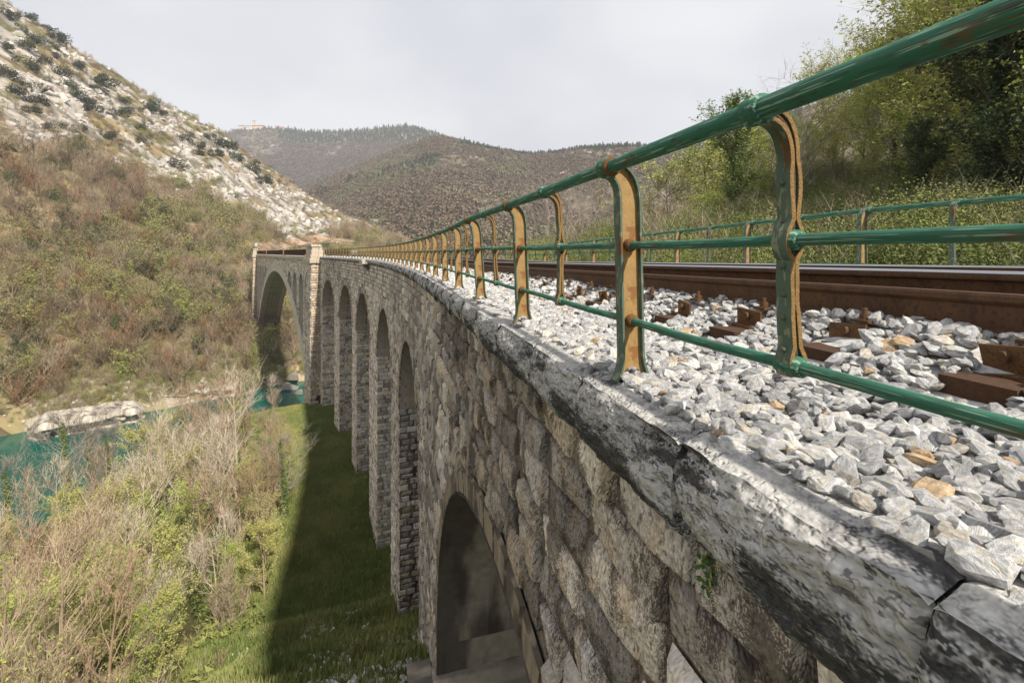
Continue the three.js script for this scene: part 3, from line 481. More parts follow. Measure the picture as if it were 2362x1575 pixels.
{ // sleepers with end brackets and rail bolts
  const n = 60, boltG = mergeGeometries([new THREE.CylinderGeometry(0.013, 0.013, 0.05, 8).translate(0, 0.05, 0), new THREE.CylinderGeometry(0.026, 0.026, 0.028, 6).translate(0, 0.03, 0), new THREE.BoxGeometry(0.09, 0.016, 0.10).translate(0, 0.006, 0)]);
  const sl = new THREE.BoxGeometry(2.8, 0.15, 0.24), br = new Shape3();
  br.box(-0.007, 0.007, 0, 0.085, -0.095, 0.095); br.box(-0.05, 0.17, -0.014, 0.004, -0.105, 0.115); br.box(0.05, 0.085, 0.004, 0.046, 0.06, 0.095);
  const brg = br.build(), bb = new THREE.CylinderGeometry(0.018, 0.018, 0.03, 6).rotateZ(Math.PI / 2).translate(-0.02, 0.055, 0);
  for (let k = 0; k < n; k++) {
    const s = 0.52 + k * 0.68, y = ballastTop(s);
    const t = thing('sleeper', 'brown sleeper with a steel end bracket buried in the ballast', 'sleeper', 'sleepers under the track', P(s, rails0 + GAUGE / 2, y - 0.09)); t.rotation.y = turnAt(s);
    part('sleeper_body', sl, M.sleeper, t).position.set(-0.02, -0.118, 0);
    const b = part('end_bracket', brg, M.plate, t); b.position.set(-1.22 + 0.03 * Math.sin(k * 7), -0.034 + 0.008 * Math.sin(k * 3), 0); b.scale.y = 1.35; b.rotation.set(0.12 * Math.sin(k * 5), 0.16 * Math.sin(k * 4 + 1), 0.14 * Math.sin(k * 2.3)); part('bracket_bolt', bb, M.plate, b);
    for (const x of [-0.90, 0.68]) { const q = part('rail_bolt', boltG, M.plate, t); q.position.set(x - 0.19, 0.085, 0.02); }
  }
}
// ---------------------------------------------------------------- ballast
function bedEdge(s) { return 0.10 + 0.05 * Math.sin(s * 1.7) + (fbm(s * 1.3, 4, 2, 3) - 0.5) * 0.16 + step(1, 3, s) * 0.10; }
function bedY(s, o) { const e = bedEdge(s), top = ballastTop(s), k = clamp((o - e) / 1.35, 0, 1); let y = lerp(0.0, top, lerp(k, Math.pow(k, 4), 0.85)); if (o > rails0 + GAUGE + 0.8) y = lerp(top, 0.05, clamp((o - rails0 - GAUGE - 0.8) / 1.2, 0, 1)); return y + (fbm(s * 2.2, o * 2.2, 9, 2) - 0.5) * 0.05 * k; }
const bed = new THREE.Group(); bed.name = 'ballast_bed'; bed.userData = { label: 'bed of broken white limestone ballast around the track', category: 'ballast', kind: 'structure' }; scene.add(bed);
part('ballast_core', sheet(340, 26, (a, b) => { const s = -3 + Math.pow(a, 2) * 195, e = bedEdge(s), o = lerp(e + 0.05, WIDTH - 0.4, b); return { p: P(s, o, bedY(s, o) - 0.035), t: [s, o] }; }), M.ballastBed, bed);
{
  const r = mulberry(5), forms = [];
  for (let k = 0; k < 14; k++) { const pts = [], sx = 0.8 + r() * 0.4, sy = 0.34 + r() * 0.24, sz = 0.5 + r() * 0.28; for (let i = 0; i < 22; i++) { const a = V(r() - 0.5, r() - 0.5, r() - 0.5).normalize().multiplyScalar(0.86 + r() * 0.2); pts.push(V(a.x * sx, a.y * sy, a.z * sz)); } const g = new ConvexGeometry(pts); const p = g.attributes.position, t = []; for (let i = 0; i < p.count; i++) t.push(p.getX(i) * 0.6 + p.getY(i) * 0.5, p.getZ(i) * 0.6 - p.getY(i) * 0.4); g.setAttribute('uv', new THREE.Float32BufferAttribute(t, 2)); forms.push(g); }
  const tone = () => { const k = r(), b = 0.85 + r() * 0.3; return (k < 0.34 ? [0.60, 0.605, 0.615] : k < 0.5 ? [0.50, 0.505, 0.52] : k < 0.88 ? [0.76, 0.76, 0.75] : k < 0.95 ? [0.76, 0.71, 0.63] : k < 0.97 ? [0.68, 0.50, 0.32] : [0.40, 0.41, 0.43]).map(x => x * b); };
  const spots = [];
  const sow = (s0, s1, o0, o1, gap, size, layers) => {
    for (let s = s0; s < s1; s += gap) for (let o = o0; o < o1; o += gap) for (let l = 0; l < layers; l++) {
      const ss = s + (r() - 0.5) * gap * 1.3, oo = o + (r() - 0.5) * gap * 1.3, e = bedEdge(ss); if (oo < e - 0.03 + r() * 0.06) continue; const ph = (((ss - 0.52) % 0.68) + 0.68) % 0.68; if (ss < 20 && oo > 1.05 && oo < 1.5 && (ph < 0.12 || ph > 0.56)) continue;
      const z = size * (0.55 + Math.pow(r(), 1.6) * 0.95); spots.push({ s: ss, o: oo, p: P(ss, oo, Math.max(bedY(ss, oo), 0.005) + (l ? 0.012 : -0.012) + z * 0.12 * r()), z, r: [(r() - 0.5) * 1.1, r() * 6.3, (r() - 0.5) * 1.1], c: tone(), f: Math.floor(r() * forms.length) });
    }
  };
  sow(-1.2, 5, 0.03, 1.75, 0.05, 0.047, 2); sow(5, 14, 0.05, 1.75, 0.06, 0.044, 2); sow(14, 36, 0.05, 1.7, 0.10, 0.062, 2); sow(36, 80, 0.05, 1.6, 0.17, 0.10, 1);
  sow(-1, 9, 1.75, 5.2, 0.07, 0.05, 1); sow(9, 60, 1.75, 5.2, 0.15, 0.09, 1);
  for (const d of spots) { const k = seen(d.p); d.big = k && k[0] < 2380 && k[0] > 0 && k[1] < 1590 ? d.z / k[2] : 0; }
  spots.sort((a, b) => b.big - a.big);
  const mats = new Map();
  spots.slice(0, 300).forEach(d => { const key = d.c.map(x => Math.round(x * 14)).join(); if (!mats.has(key)) { const m = M.ballast.clone(); m.color.setRGB(...d.c); mats.set(key, m); } const m = part('ballast_stone', forms[d.f], mats.get(key), bed); m.position.copy(d.p); m.rotation.set(...d.r); m.scale.setScalar(d.z); });
  for (let f = 0; f < forms.length; f++) many('ballast_stones', forms[f], M.ballast, spots.slice(300).filter(d => d.f === f).map(d => ({ p: d.p, s: d.z, r: d.r, c: d.c })), bed);
  console.log('ballast', spots.length);
}

// ---------------------------------------------------------------- railings
function ribbon(pts, thick, zh, z0 = 0) {         // flat bar bent in the x-y plane
  const d = new Shape3(), n = pts.length, N = pts.map((p, i) => { const a = pts[Math.max(0, i - 1)], b = pts[Math.min(n - 1, i + 1)], l = Math.hypot(b[0] - a[0], b[1] - a[1]) || 1; return [-(b[1] - a[1]) / l, (b[0] - a[0]) / l]; });
  const q = (i, k, z) => V(pts[i][0] + N[i][0] * thick * (k - 0.5), pts[i][1] + N[i][1] * thick * (k - 0.5), z0 + z); let run = 0;
  for (let i = 0; i < n - 1; i++) {
    const l = Math.hypot(pts[i + 1][0] - pts[i][0], pts[i + 1][1] - pts[i][1]), a = run, b = run + l; run = b;
    d.quad(q(i, 1, zh), q(i + 1, 1, zh), q(i + 1, 1, -zh), q(i, 1, -zh), null, [0, a], [0, b], [zh * 2, b], [zh * 2, a]); d.quad(q(i, 0, -zh), q(i + 1, 0, -zh), q(i + 1, 0, zh), q(i, 0, zh), null, [0, a], [0, b], [zh * 2, b], [zh * 2, a]);
    for (const z of [zh, -zh]) d.quad(q(i, 0, z), q(i + 1, 0, z), q(i + 1, 1, z), q(i, 1, z), null, [0, a], [0, b], [thick, b], [thick, a]);
  }
  for (const e of [0, n - 1]) d.quad(q(e, 0, zh), q(e, 1, zh), q(e, 1, -zh), q(e, 0, -zh), null, [0, 0], [thick, 0], [thick, zh * 2], [0, zh * 2]);
  return d.build();
}
const bend = (x0, y0, x1, y1, cx, cy, n) => Array.from({ length: n + 1 }, (_, i) => { const t = i / n, u = 1 - t; return [u * u * x0 + 2 * u * t * cx + t * t * x1, u * u * y0 + 2 * u * t * cy + t * t * y1]; });
const postL = [...bend(0.012, 0, 0.052, 0.14, 0.05, 0.05, 5), [0.052, 0.5], [0.052, 0.93], ...bend(0.052, 0.95, 0.005, 1.055, 0.05, 1.03, 5)];
const postR = [...bend(0.205, 0, 0.162, 0.14, 0.164, 0.05, 5), [0.162, 0.5], [0.162, 0.9], ...bend(0.162, 0.92, 0.035, 1.125, 0.160, 1.095, 8)];
const webShape = new THREE.Shape(); postL.forEach(([x, y], i) => i ? webShape.lineTo(x, y) : webShape.moveTo(x, y)); [...postR].reverse().forEach(([x, y]) => webShape.lineTo(x, y));
for (let i = 0; i <= 8; i++) { const a = Math.PI * i / 8; webShape.lineTo(0.107 + Math.cos(a) * 0.055, 0.005 + Math.sin(a) * 0.062); }
const webG = new THREE.ExtrudeGeometry(webShape, { depth: 0.012, bevelEnabled: false }).translate(0, 0, -0.006);
const flangeL = ribbon(postL, 0.011, 0.033), flangeR = ribbon(postR, 0.011, 0.033);
const latheZ = (p, n = 18) => new THREE.LatheGeometry(p.map(([r, z]) => new THREE.Vector2(r, z)), n).rotateX(Math.PI / 2);
const clampG = latheZ([[0.034, -0.052], [0.043, -0.05], [0.052, -0.036], [0.056, -0.012], [0.055, 0.012], [0.048, 0.03], [0.044, 0.034], [0.046, 0.042], [0.042, 0.052], [0.033, 0.054]]);
const lipG = latheZ([[0.0445, 0.030], [0.0495, 0.033], [0.0505, 0.044], [0.045, 0.055], [0.034, 0.056]]);
const collarG = latheZ([[0.02, -0.045], [0.03, -0.042], [0.034, -0.02], [0.036, 0.0], [0.034, 0.02], [0.03, 0.042], [0.02, 0.045]], 14);
const MID = 0.70, LOW = 0.307, XR = 0.107;
function barForm(seed, side) {           // one of the two flats of an upright, bulging round the rails
  const r = mulberry(seed), pts = [], w = 0.5 + r() * 0.9;
  for (let y = LOW - 0.028; y < 0.95; y += 0.018) {
    let g = 0.0085 + 0.007 * w * step(0.42, 0.75, fbm(y * 7, seed, 1, 3)) + 0.0012 * Math.sin(y * 41 + seed * 2);
    for (const c of [MID, LOW]) { const d = Math.abs(y - c); if (d < 0.055) g = Math.max(g, 0.026 * Math.sqrt(Math.max(0, 1 - (d / 0.055) ** 2)) + 0.003); }
    pts.push([XR + side * g + 0.007 * Math.sin(y * 9 + seed * 1.7) * w, y]);
  }
  const l = pts[pts.length - 1]; pts.push(...bend(l[0], 0.955, 0.03 + side * 0.012, 1.09 + side * 0.016, l[0] + side * 0.002, 1.075 + side * 0.012, 8).slice(1)); return pts;
}
const barSets = [11, 23, 37].map(seed => { const a = barForm(seed, -1), b = barForm(seed, 1); return { a: ribbon(a, 0.014, 0.027), b: ribbon(b, 0.014, 0.027), c: ribbon(a.map((p, i) => [(p[0] + b[i][0]) / 2, (p[1] + b[i][1]) / 2]), 0.006, 0.022), rim: ribbon(a.map(([x, y]) => [x + 0.0005, y]), 0.0144, 0.0012, 0.0264), rim2: ribbon(b.map(([x, y]) => [x, y]), 0.0144, 0.0012, 0.0264), outer: a }; });
const rivetG = new THREE.SphereGeometry(0.0105, 10, 6, 0, Math.PI * 2, 0, Math.PI / 2).rotateZ(Math.PI / 2);
const ringTop = latheZ([[0.033, -0.03], [0.045, -0.029], [0.0455, -0.006], [0.043, -0.003], [0.0455, 0.002], [0.046, 0.028], [0.033, 0.03]]);
function railing(label, side, o, yAt, s0, gap, count, lean) {
  const root = thing('railing', label, 'railing', 'railings of the viaduct');
  const place = (s) => { const g = new THREE.Group(); g.position.copy(P(s, o, yAt(s))); g.rotation.y = turnAt(s) + (side < 0 ? Math.PI : 0); g.scale.y = 0.978; return g; };
  const tiltAt = k => lean ? lean(k) : 0, rr = mulberry(900 + side);
  const topPts = [], midPts = [], lowPts = [], endS = s0 + gap * (count - 0.5);
  for (let k = -1; k < count * 2; k++) {
    const s = s0 + (k - 1) * gap / 2; if (s > 74.6) break;
    const g = place(s), main = k % 2 !== 0, t = tiltAt(s); g.rotation.z = t; g.name = main ? 'post' : 'upright'; root.add(g);
    if (main) { part('web', webG, M.ochre, g); part('flange', flangeL, M.flange, g); part('flange', flangeR, M.flange, g); const c = part('clamp', clampG, M.rail, g); c.position.y = 1.1; const li = part('clamp_lip', lipG, M.collar, g); li.position.y = 1.1; for (const y of [MID, LOW]) part('collar', collarG, M.collar, g).position.set(XR, y, 0); }
    else {
      const f = barSets[((k / 2) | 0) % 3 < 0 ? 0 : ((k / 2) | 0) % 3]; part('flat_bar', f.a, M.flange, g); part('flat_bar', f.b, M.flange, g); part('pack_rust', f.c, M.packRust, g); part('bar_edge', f.rim, M.barEdge, g); part('bar_edge', f.rim2, M.barEdge, g);
      part('clamp', ringTop, M.rail, g).position.y = 1.1; for (const y of [MID, LOW]) part('collar', collarG, M.rail, g).position.set(XR, y, 0);
      if (s < 9) for (const y of [0.36, 0.46, 0.53, 0.62, 0.76, 0.88]) { const p = f.outer.reduce((a, b) => Math.abs(b[1] - y) < Math.abs(a[1] - y) ? b : a); part('rivet', rivetG, M.flange, g).position.set(p[0] - 0.007, y, 0); }
    }
    const bow = () => (rr() - 0.5) * 0.012; g.updateMatrix();
    topPts.push(V(0, 1.1, 0).applyMatrix4(g.matrix)); midPts.push(V(XR, MID, 0).applyMatrix4(g.matrix)); lowPts.push(V(XR, LOW, 0).applyMatrix4(g.matrix));
    const h = place(s + gap / 4); h.rotation.z = tiltAt(s + gap / 4); h.updateMatrix(); topPts.push(V(bow() * 0.4, 1.1 + bow() * 0.4, 0).applyMatrix4(h.matrix)); midPts.push(V(XR + bow(), MID + bow(), 0).applyMatrix4(h.matrix)); lowPts.push(V(XR + bow(), LOW + bow() * 1.6, 0).applyMatrix4(h.matrix));
  }
  const run = (pts, n, r) => tube(new THREE.CatmullRomCurve3(pts, false, 'centripetal').getPoints(pts.length * 4), r, n);
  part('top_rail', run(topPts, 20, 0.033), M.rail, root); part('middle_rail', run(midPts, 14, 0.0185), M.rail, root); part('lower_rail', run(lowPts, 14, 0.0185), M.rail, root);
  return root;
}
railing('green and ochre iron railing along the near edge of the viaduct, closest to us', 1, 0.10, () => 0, 2.084, 1.922, 38, s => 0.012 + 0.05 * Math.exp(-(((s - 5.4) / 2.4) ** 2)) + 0.012 * Math.sin(s * 1.3));
railing('thinner looking iron railing along the far edge beyond the rails', -1, 5.6, s => 0.17 - 0.024 * (clamp(s, 5, 18) - 5), 2.77, 2.13, 35);
{ // close-barred parapet on the great arch
  for (const [o, label] of [[0.1, 'dark brown close-barred parapet above the great arch'], [5.9, 'dark brown close-barred parapet on the far side of the great arch']]) {
    const t = thing('parapet', label, 'parapet', 'parapets above the great arch'), f = (u, v, w) => P(u, w, v);
    for (const [a, b] of [[80.2, 113], [113.6, 147], [147.6, 175.4]]) {
      const g = new Shape3(); for (let s = a; s < b; s += 0.15) g.box(s, s + 0.035, 0.05, 1.12, o - 0.02, o + 0.02, f); for (const y of [0.12, 1.1]) for (let s = a; s < b; s += 4) g.box(s, Math.min(s + 4, b), y, y + 0.06, o - 0.035, o + 0.035, f);
      part('barred_panel', g.build(), M.sleeper, t);
      part('parapet_post', new Shape3().box(b, b + 0.6, -0.02, 1.25, o - 0.2, o + 0.25, f).build(), M.ochre, t);
    }
  }
}

// ---------------------------------------------------------------- ground of the valley, river, hills
const rG = mulberry(41);
setting('valley_ground', sheet(170, 190, (a, b) => {
  const x = lerp(-105, 75, a), Z = lerp(-30, 175, b), y = valleyY(x, Z), [s, o] = toLine(x, Z), n = fbm(x * 0.2, 5, Z * 0.2, 4), lawn = step(-9.5, -6.5, o + (n - 0.5) * 5) * (s < 84 ? 1 : 0), scree = step(24, 12, s + (n - 0.5) * 16) * lawn;
  let c = mix3([0.15, 0.12, 0.06], [0.13, 0.15, 0.04], step(0.4, 0.6, n)); c = mix3(c, mix3([0.14, 0.175, 0.045], [0.25, 0.245, 0.085], step(0.3, 0.7, n)), lawn); c = mix3(c, [0.24, 0.22, 0.16], scree * 0.5);
  return { p: V(x, y, -Z), c, t: [x, Z] };
}), M.grass, 'grassy and wooded valley floor below the viaduct', 'ground');
setting('river', sheet(40, 40, (a, b) => ({ p: V(lerp(-230, 90, a), RIVER, -lerp(-90, 190, b)) })), M.water, 'deep turquoise river winding under the great arch', 'river');
// the rocky hill across the river: a spur that falls away to the right
const footL = [...farBank].reverse().map(([x, z]) => V(x, -37, -z)), ridgeL = [[-560, 60, 330], [-520, 170, 290], [-470, 265, 245], [-394, 350, 192], [-340, 392, 150], [-279, 432, 113], [-234, 500, 69], [-171, 560, 13], [-120, 640, -14]].map(([x, z, y]) => V(x, y, -z)), bulgeL = [0, 0, 0, 0, 0, 0, 0.04, 0.42, 0.5];
const curve = (pts, t) => { const n = pts.length - 1, f = clamp(t, 0, 1) * n, i = Math.min(n - 1, Math.floor(f)), k = f - i, g = j => pts[clamp(j, 0, n)], c = (a, b, d, e) => 0.5 * (2 * b + (d - a) * k + (2 * a - 5 * b + 4 * d - e) * k * k + (3 * b - a - 3 * d + e) * k * k * k); const [A, B, C, D] = [g(i - 1), g(i), g(i + 1), g(i + 2)]; return typeof A === 'number' ? c(A, B, C, D) : V(c(A.x, B.x, C.x, D.x), c(A.y, B.y, C.y, D.y), c(A.z, B.z, C.z, D.z)); };
function rockiness(t, v) { const base = table([[0, 0.52], [0.3, 0.5], [0.375, 0.5], [0.5, 0.50], [0.62, 0.48], [0.75, 0.45], [0.84, 0.6], [0.92, 0.9], [1, 1]])(t), n = fbm(t * 30, v * 16, 3, 4); return step(base - 0.06, base + 0.05, v + (n - 0.5) * 0.28); }
function hillL(t, v) {
  const A = curve(footL, t), B = curve(ridgeL, t), k = curve(bulgeL, t), q = V(lerp(A.x, B.x, v), 0, lerp(A.z, B.z, v));
  let h = clamp(v + (k - 0.05) * Math.sin(Math.PI * Math.min(v, 1)), -0.1, 1.2); if (v > 1) h = 1 - (v - 1) * 4;
  const bank = step(0, 0.012, v) * 3.4 * (1 - step(0.012, 0.2, v));
  q.y = lerp(A.y, B.y, h) + bank + (fbm(q.x * 0.018, 1, q.z * 0.018, 4) - 0.5) * 16 * step(0, 0.25, v) * (1 - step(0.85, 1, v) * 0.6);
  const rk = rockiness(t, v), rid = 1 - Math.abs(2 * fbm(q.x * 0.05, q.y * 0.02, q.z * 0.05, 4) - 1); q.y += rk * (rid - 0.6) * 9 + (fbm(q.x * 0.15, 2, q.z * 0.15, 3) - 0.5) * (1 + rk * 3.5);
  return q;
}
const roadC = [[-122, 220], [-126, 248], [-130, 285], [-119, 295], [-102, 298]];
function roadDistance(x, Z) { return bankDistance(x, Z, roadC); }
const soilAt = (x, z, n) => mix3(mix3([0.30, 0.235, 0.13], [0.22, 0.205, 0.09], step(0.42, 0.58, fbm(x * 0.03, 8, z * 0.03, 3))), [0.36, 0.25, 0.14], step(0.55, 0.68, n));
setting('rocky_hill', sheet(330, 190, (a, b) => {
  const v = b * 1.06 - 0.004, p = hillL(a, v), n = fbm(p.x * 0.09, 5, p.z * 0.09, 4), rk = rockiness(a, v) * step(0.40, 0.54, fbm(p.x * 0.06, p.y * 0.06, p.z * 0.06 + 9, 4) + 0.04);
  let c = soilAt(p.x, p.z, n); const rd = roadDistance(p.x, -p.z), earth = step(13, 7, rd + (n - 0.5) * 8) * (a > 0.6 ? 1 : 0); c = mix3(c, mix3([0.46, 0.27, 0.15], [0.55, 0.43, 0.32], step(0.45, 0.62, fbm(p.x * 0.3, 2, p.z * 0.3, 3))), earth); c = mix3(c, mix3([0.40, 0.375, 0.345], [0.55, 0.525, 0.49], n), (1 - earth) * Math.max(rk, 0.55 * step(0.03, 0.01, v) * step(0.45, 0.6, fbm(p.x * 0.35, 4, p.z * 0.35, 4)))); return { p, c, t: [p.x * 0.8 + p.y * 0.6, p.z * 0.8 - p.y * 0.4] };
}), M.hill, 'steep limestone hill across the river, wooded below and bare rock above', 'hill');
// hills further up the valley
function hillPatch(foot, ridge, rough, freq) { return (t, v) => { const A = curve(foot, t), B = curve(ridge, t), q = V(lerp(A.x, B.x, v), 0, lerp(A.z, B.z, v)); q.y = (v > 1 ? B.y - (v - 1) * 400 : lerp(A.y, B.y, v)) + (fbm(q.x * freq, 2, q.z * freq, 5) - 0.5) * rough * step(0, 0.15, v) * (1 - 0.75 * step(0.8, 1, v)); return q; }; }
const midRidge = [[430, 560, 1500], [560, 500, 1450], [680, 445, 1400], [780, 402, 1400], [880, 360, 1400], [965, 326, 1400], [1020, 317, 1380], [1090, 331, 1350], [1180, 351, 1300], [1260, 352, 1280], [1350, 341, 1250], [1450, 335, 1220], [1560, 335, 1200], [1700, 300, 1050], [1900, 235, 900], [2300, 180, 800], [2700, 200, 800]].map(q => at(...q));
const midFoot = midRidge.map((p, i) => { const k = i < 13 ? 0.28 : 0.36; return V(p.x * k, -30, p.z * k); });
const midHill = hillPatch(midFoot, midRidge, 70, 0.005);
const farRidge = [[300, 420, 2500], [430, 345, 2450], [520, 306, 2400], [585, 294, 2400], [650, 296, 2400], [720, 304, 2400], [790, 302, 2400], [860, 297, 2400], [930, 290, 2400], [985, 300, 2400], [1050, 322, 2400], [1120, 350, 2400], [1300, 410, 2400]].map(q => at(...q));
const farFoot = farRidge.map(p => V(p.x * 0.6, 20, p.z * 0.6)), farHillAt = hillPatch(farFoot, farRidge, 60, 0.003);
for (const [name, fn, lab, nu, nv] of [['mid_hill', midHill, 'broad brown wooded hill closing the valley behind the viaduct', 260, 120], ['far_hill', farHillAt, 'farthest hazy purple hill with a monastery on its crest', 160, 70]])
  setting(name, sheet(nu, nv, (a, b) => { const p = fn(a, b * 1.05), n = fbm(p.x * 0.012, 3, p.z * 0.012, 4), sc = step(0.60, 0.68, fbm(p.x * 0.02 + 4, p.y * 0.02, p.z * 0.02, 4) + (name === 'mid_hill' ? 0.06 * step(0.25, 0.1, Math.abs(p.x / -p.z + 0.02)) : -0.05)); return { p, c: mix3(mix3([0.17, 0.13, 0.10], [0.19, 0.165, 0.10], n), [0.42, 0.39, 0.36], sc * 0.8), t: [p.x * 0.8 + p.y * 0.6, p.z * 0.8 - p.y * 0.4] }; }), M.farHill, lab, 'hill');
// wooded bank that rises on the right of the near end
function bankY(s, o) { const k = Math.max(0, o - 7.2); return Math.min(-0.35 - step(26, 60, s) * 22 + Math.min(k, 14) * 0.2 + Math.max(0, k - 14) * 0.3 + (fbm(s * 0.15, 4, o * 0.15, 3) - 0.5) * 1.2 * step(7, 10, o), 24); }
setting('wooded_bank', sheet(60, 50, (a, b) => { const s = lerp(-14, 75, a), o = lerp(WIDTH + 0.05, 75, b * b), p = P(s, o, bankY(s, o)), n = fbm(p.x * 0.3, 2, p.z * 0.3, 3); return { p, c: mix3([0.10, 0.085, 0.045], [0.07, 0.10, 0.025], n) }; }), M.ground, 'steep wooded bank right of the track', 'bank');

// ---------------------------------------------------------------- trees
function grow(seed, o) {
  const r = mulberry(seed), tp = new Shape3(), bp = new Shape3(), lp = new Shape3(); let wp = tp; const { height: H, radius: R, first = 0.25, spread = 0.9, boughs = 14, sub = 5, twigs = 8, twigLen = 0.6, twigW = 0.02, leaves = 0, leafSize = 0.1, wobble = 0.18, lift = 0.12, stems = 1, crownShape = t => Math.sin(Math.PI * (0.15 + 0.75 * t)), lean = 0, boughLen = 0.42, ivy = 0 } = o;
  const rnd = () => r() * 2 - 1, A = V(), B = V(), T = V(), tips = [];
  const limb = (p, q, r0, r1, n) => { T.subVectors(q, p).normalize(); A.set(T.z, T.x, -T.y).cross(T).normalize(); B.crossVectors(T, A); const ring = (c, rr) => Array.from({ length: n }, (_, i) => { const a = i / n * 2 * Math.PI; return V(c.x + rr * (Math.cos(a) * A.x + Math.sin(a) * B.x), c.y + rr * (Math.cos(a) * A.y + Math.sin(a) * B.y), c.z + rr * (Math.cos(a) * A.z + Math.sin(a) * B.z)); }); const a = ring(p, r0), b = ring(q, r1); for (let i = 0; i < n; i++) { const k = (i + 1) % n; wp.quad(a[i], a[k], b[k], b[i]); } };
  const leafTri = (p, size) => { const a = V(rnd(), rnd(), rnd()).normalize().multiplyScalar(size), b = V(rnd(), rnd() * 0.6, rnd()).normalize().multiplyScalar(size * 0.6); lp.tri(p, V(p.x + a.x + b.x, p.y + a.y + b.y, p.z + a.z + b.z), V(p.x + a.x - b.x, p.y + a.y - b.y, p.z + a.z - b.z)); };
  const twig = (p, d, len) => { const e = V(d.x + rnd() * 0.7, d.y + rnd() * 0.6 + 0.15, d.z + rnd() * 0.7).normalize(), q = V(p.x + e.x * len, p.y + e.y * len, p.z + e.z * len), s = V(rnd(), rnd() * 0.4, rnd()).normalize().multiplyScalar(twigW); wp.tri(p, V(p.x + s.x, p.y + s.y, p.z + s.z), q); tips.push([p, q]); };
  const bough = (p, d, len, rad, lvl) => {
    const n = lvl ? 3 : 5; let c = p.clone(), e = d.clone();
    for (let i = 0; i < n; i++) {
      e.x += rnd() * wobble * 1.3; e.z += rnd() * wobble * 1.3; e.y += rnd() * wobble + lift; e.normalize();
      const q = c.clone().addScaledVector(e, len / n); limb(c, q, rad * (1 - i / n * 0.85), rad * (1 - (i + 1) / n * 0.85), lvl ? 3 : 4);
      if (!lvl) { const k = i ? Math.round(sub / n * 1.25) : 0; for (let m = 0; m < k; m++) bough(q, V(e.x + rnd() * 0.9, e.y + rnd() * 0.7, e.z + rnd() * 0.9).normalize(), len * (0.3 + r() * 0.3), rad * 0.45 * (1 - i / n * 0.5), 1); }
      for (let m = 0; m < twigs / n * (lvl ? 1.3 : 0.7); m++) twig(c.clone().lerp(q, r()), e, twigLen * (0.5 + r()));
      c = q;
    }
  };
  for (let st = 0; st < stems; st++) {
    const n = 9; let c = V(stems > 1 ? rnd() * 0.4 : 0, -0.3, stems > 1 ? rnd() * 0.4 : 0), e = V(stems > 1 ? rnd() * 0.45 : lean, 1, stems > 1 ? rnd() * 0.45 : lean * rnd()).normalize(), h = H * (stems > 1 ? 0.65 + r() * 0.4 : 1), R0 = R * (stems > 1 ? 0.6 : 1);
    for (let i = 0; i < n; i++) {
      e.x += rnd() * wobble * 0.35; e.z += rnd() * wobble * 0.35; e.y += 0.06; e.normalize(); const q = c.clone().addScaledVector(e, h / n); limb(c, q, R0 * (1 - i / n * 0.9), R0 * (1 - (i + 1) / n * 0.9), 6);
      const t = (i + 1) / n;
      if (t > first) { const k = boughs / stems / (n * (1 - first)); wp = bp; for (let m = 0; m < k; m++) { const a = r() * 6.283, l = h * boughLen * crownShape((t - first) / (1 - first)) * (0.6 + r() * 0.6); bough(c.clone().lerp(q, r()), V(Math.cos(a) * spread, 0.55 + r() * 0.5, Math.sin(a) * spread).normalize(), Math.max(l, 0.4), Math.max(R0 * 0.38 * (1 - t * 0.5), 0.012), 0); } wp = tp; }
      if (ivy) for (let m = 0; m < ivy * (1 - t * 0.75); m++) { const p = c.clone().lerp(q, r()), a = r() * 6.283, d = (0.15 + r() * 0.35) * (1.25 - t); p.x += Math.cos(a) * d; p.z += Math.sin(a) * d; leafTri(p, leafSize * 1.3); }
      c = q;
    }
  }
  for (let i = 0; i < leaves && tips.length; i++) { const [p, q] = tips[Math.floor(r() * tips.length)], m = p.clone().lerp(q, 0.2 + r() * 0.9); m.x += rnd() * leafSize; m.y += rnd() * leafSize; m.z += rnd() * leafSize; leafTri(m, leafSize * (0.6 + r() * 0.8)); }
  return { wood: tp.build(), limbs: bp.build(), leaf: lp.p.length ? lp.build() : null };
}
let triangles = 0;
const countT = g => g ? g.attributes.position.count / 3 : 0;
function plantTree(name, form, woodM, leafM, p, scale, turn, label, category, group, tilt = 0) {
  const t = thing(name, label, category, group, p); t.rotation.set(tilt, turn, tilt * 0.5); if (typeof scale === 'number') t.scale.setScalar(scale); else t.scale.set(...scale);
  part('trunk', form.wood, woodM, t); part(form.leaf ? 'branches' : 'crown', form.limbs, woodM, t); if (form.leaf) part('crown', form.leaf, leafM, t); triangles += countT(form.wood) + countT(form.limbs) + countT(form.leaf); return t;
}
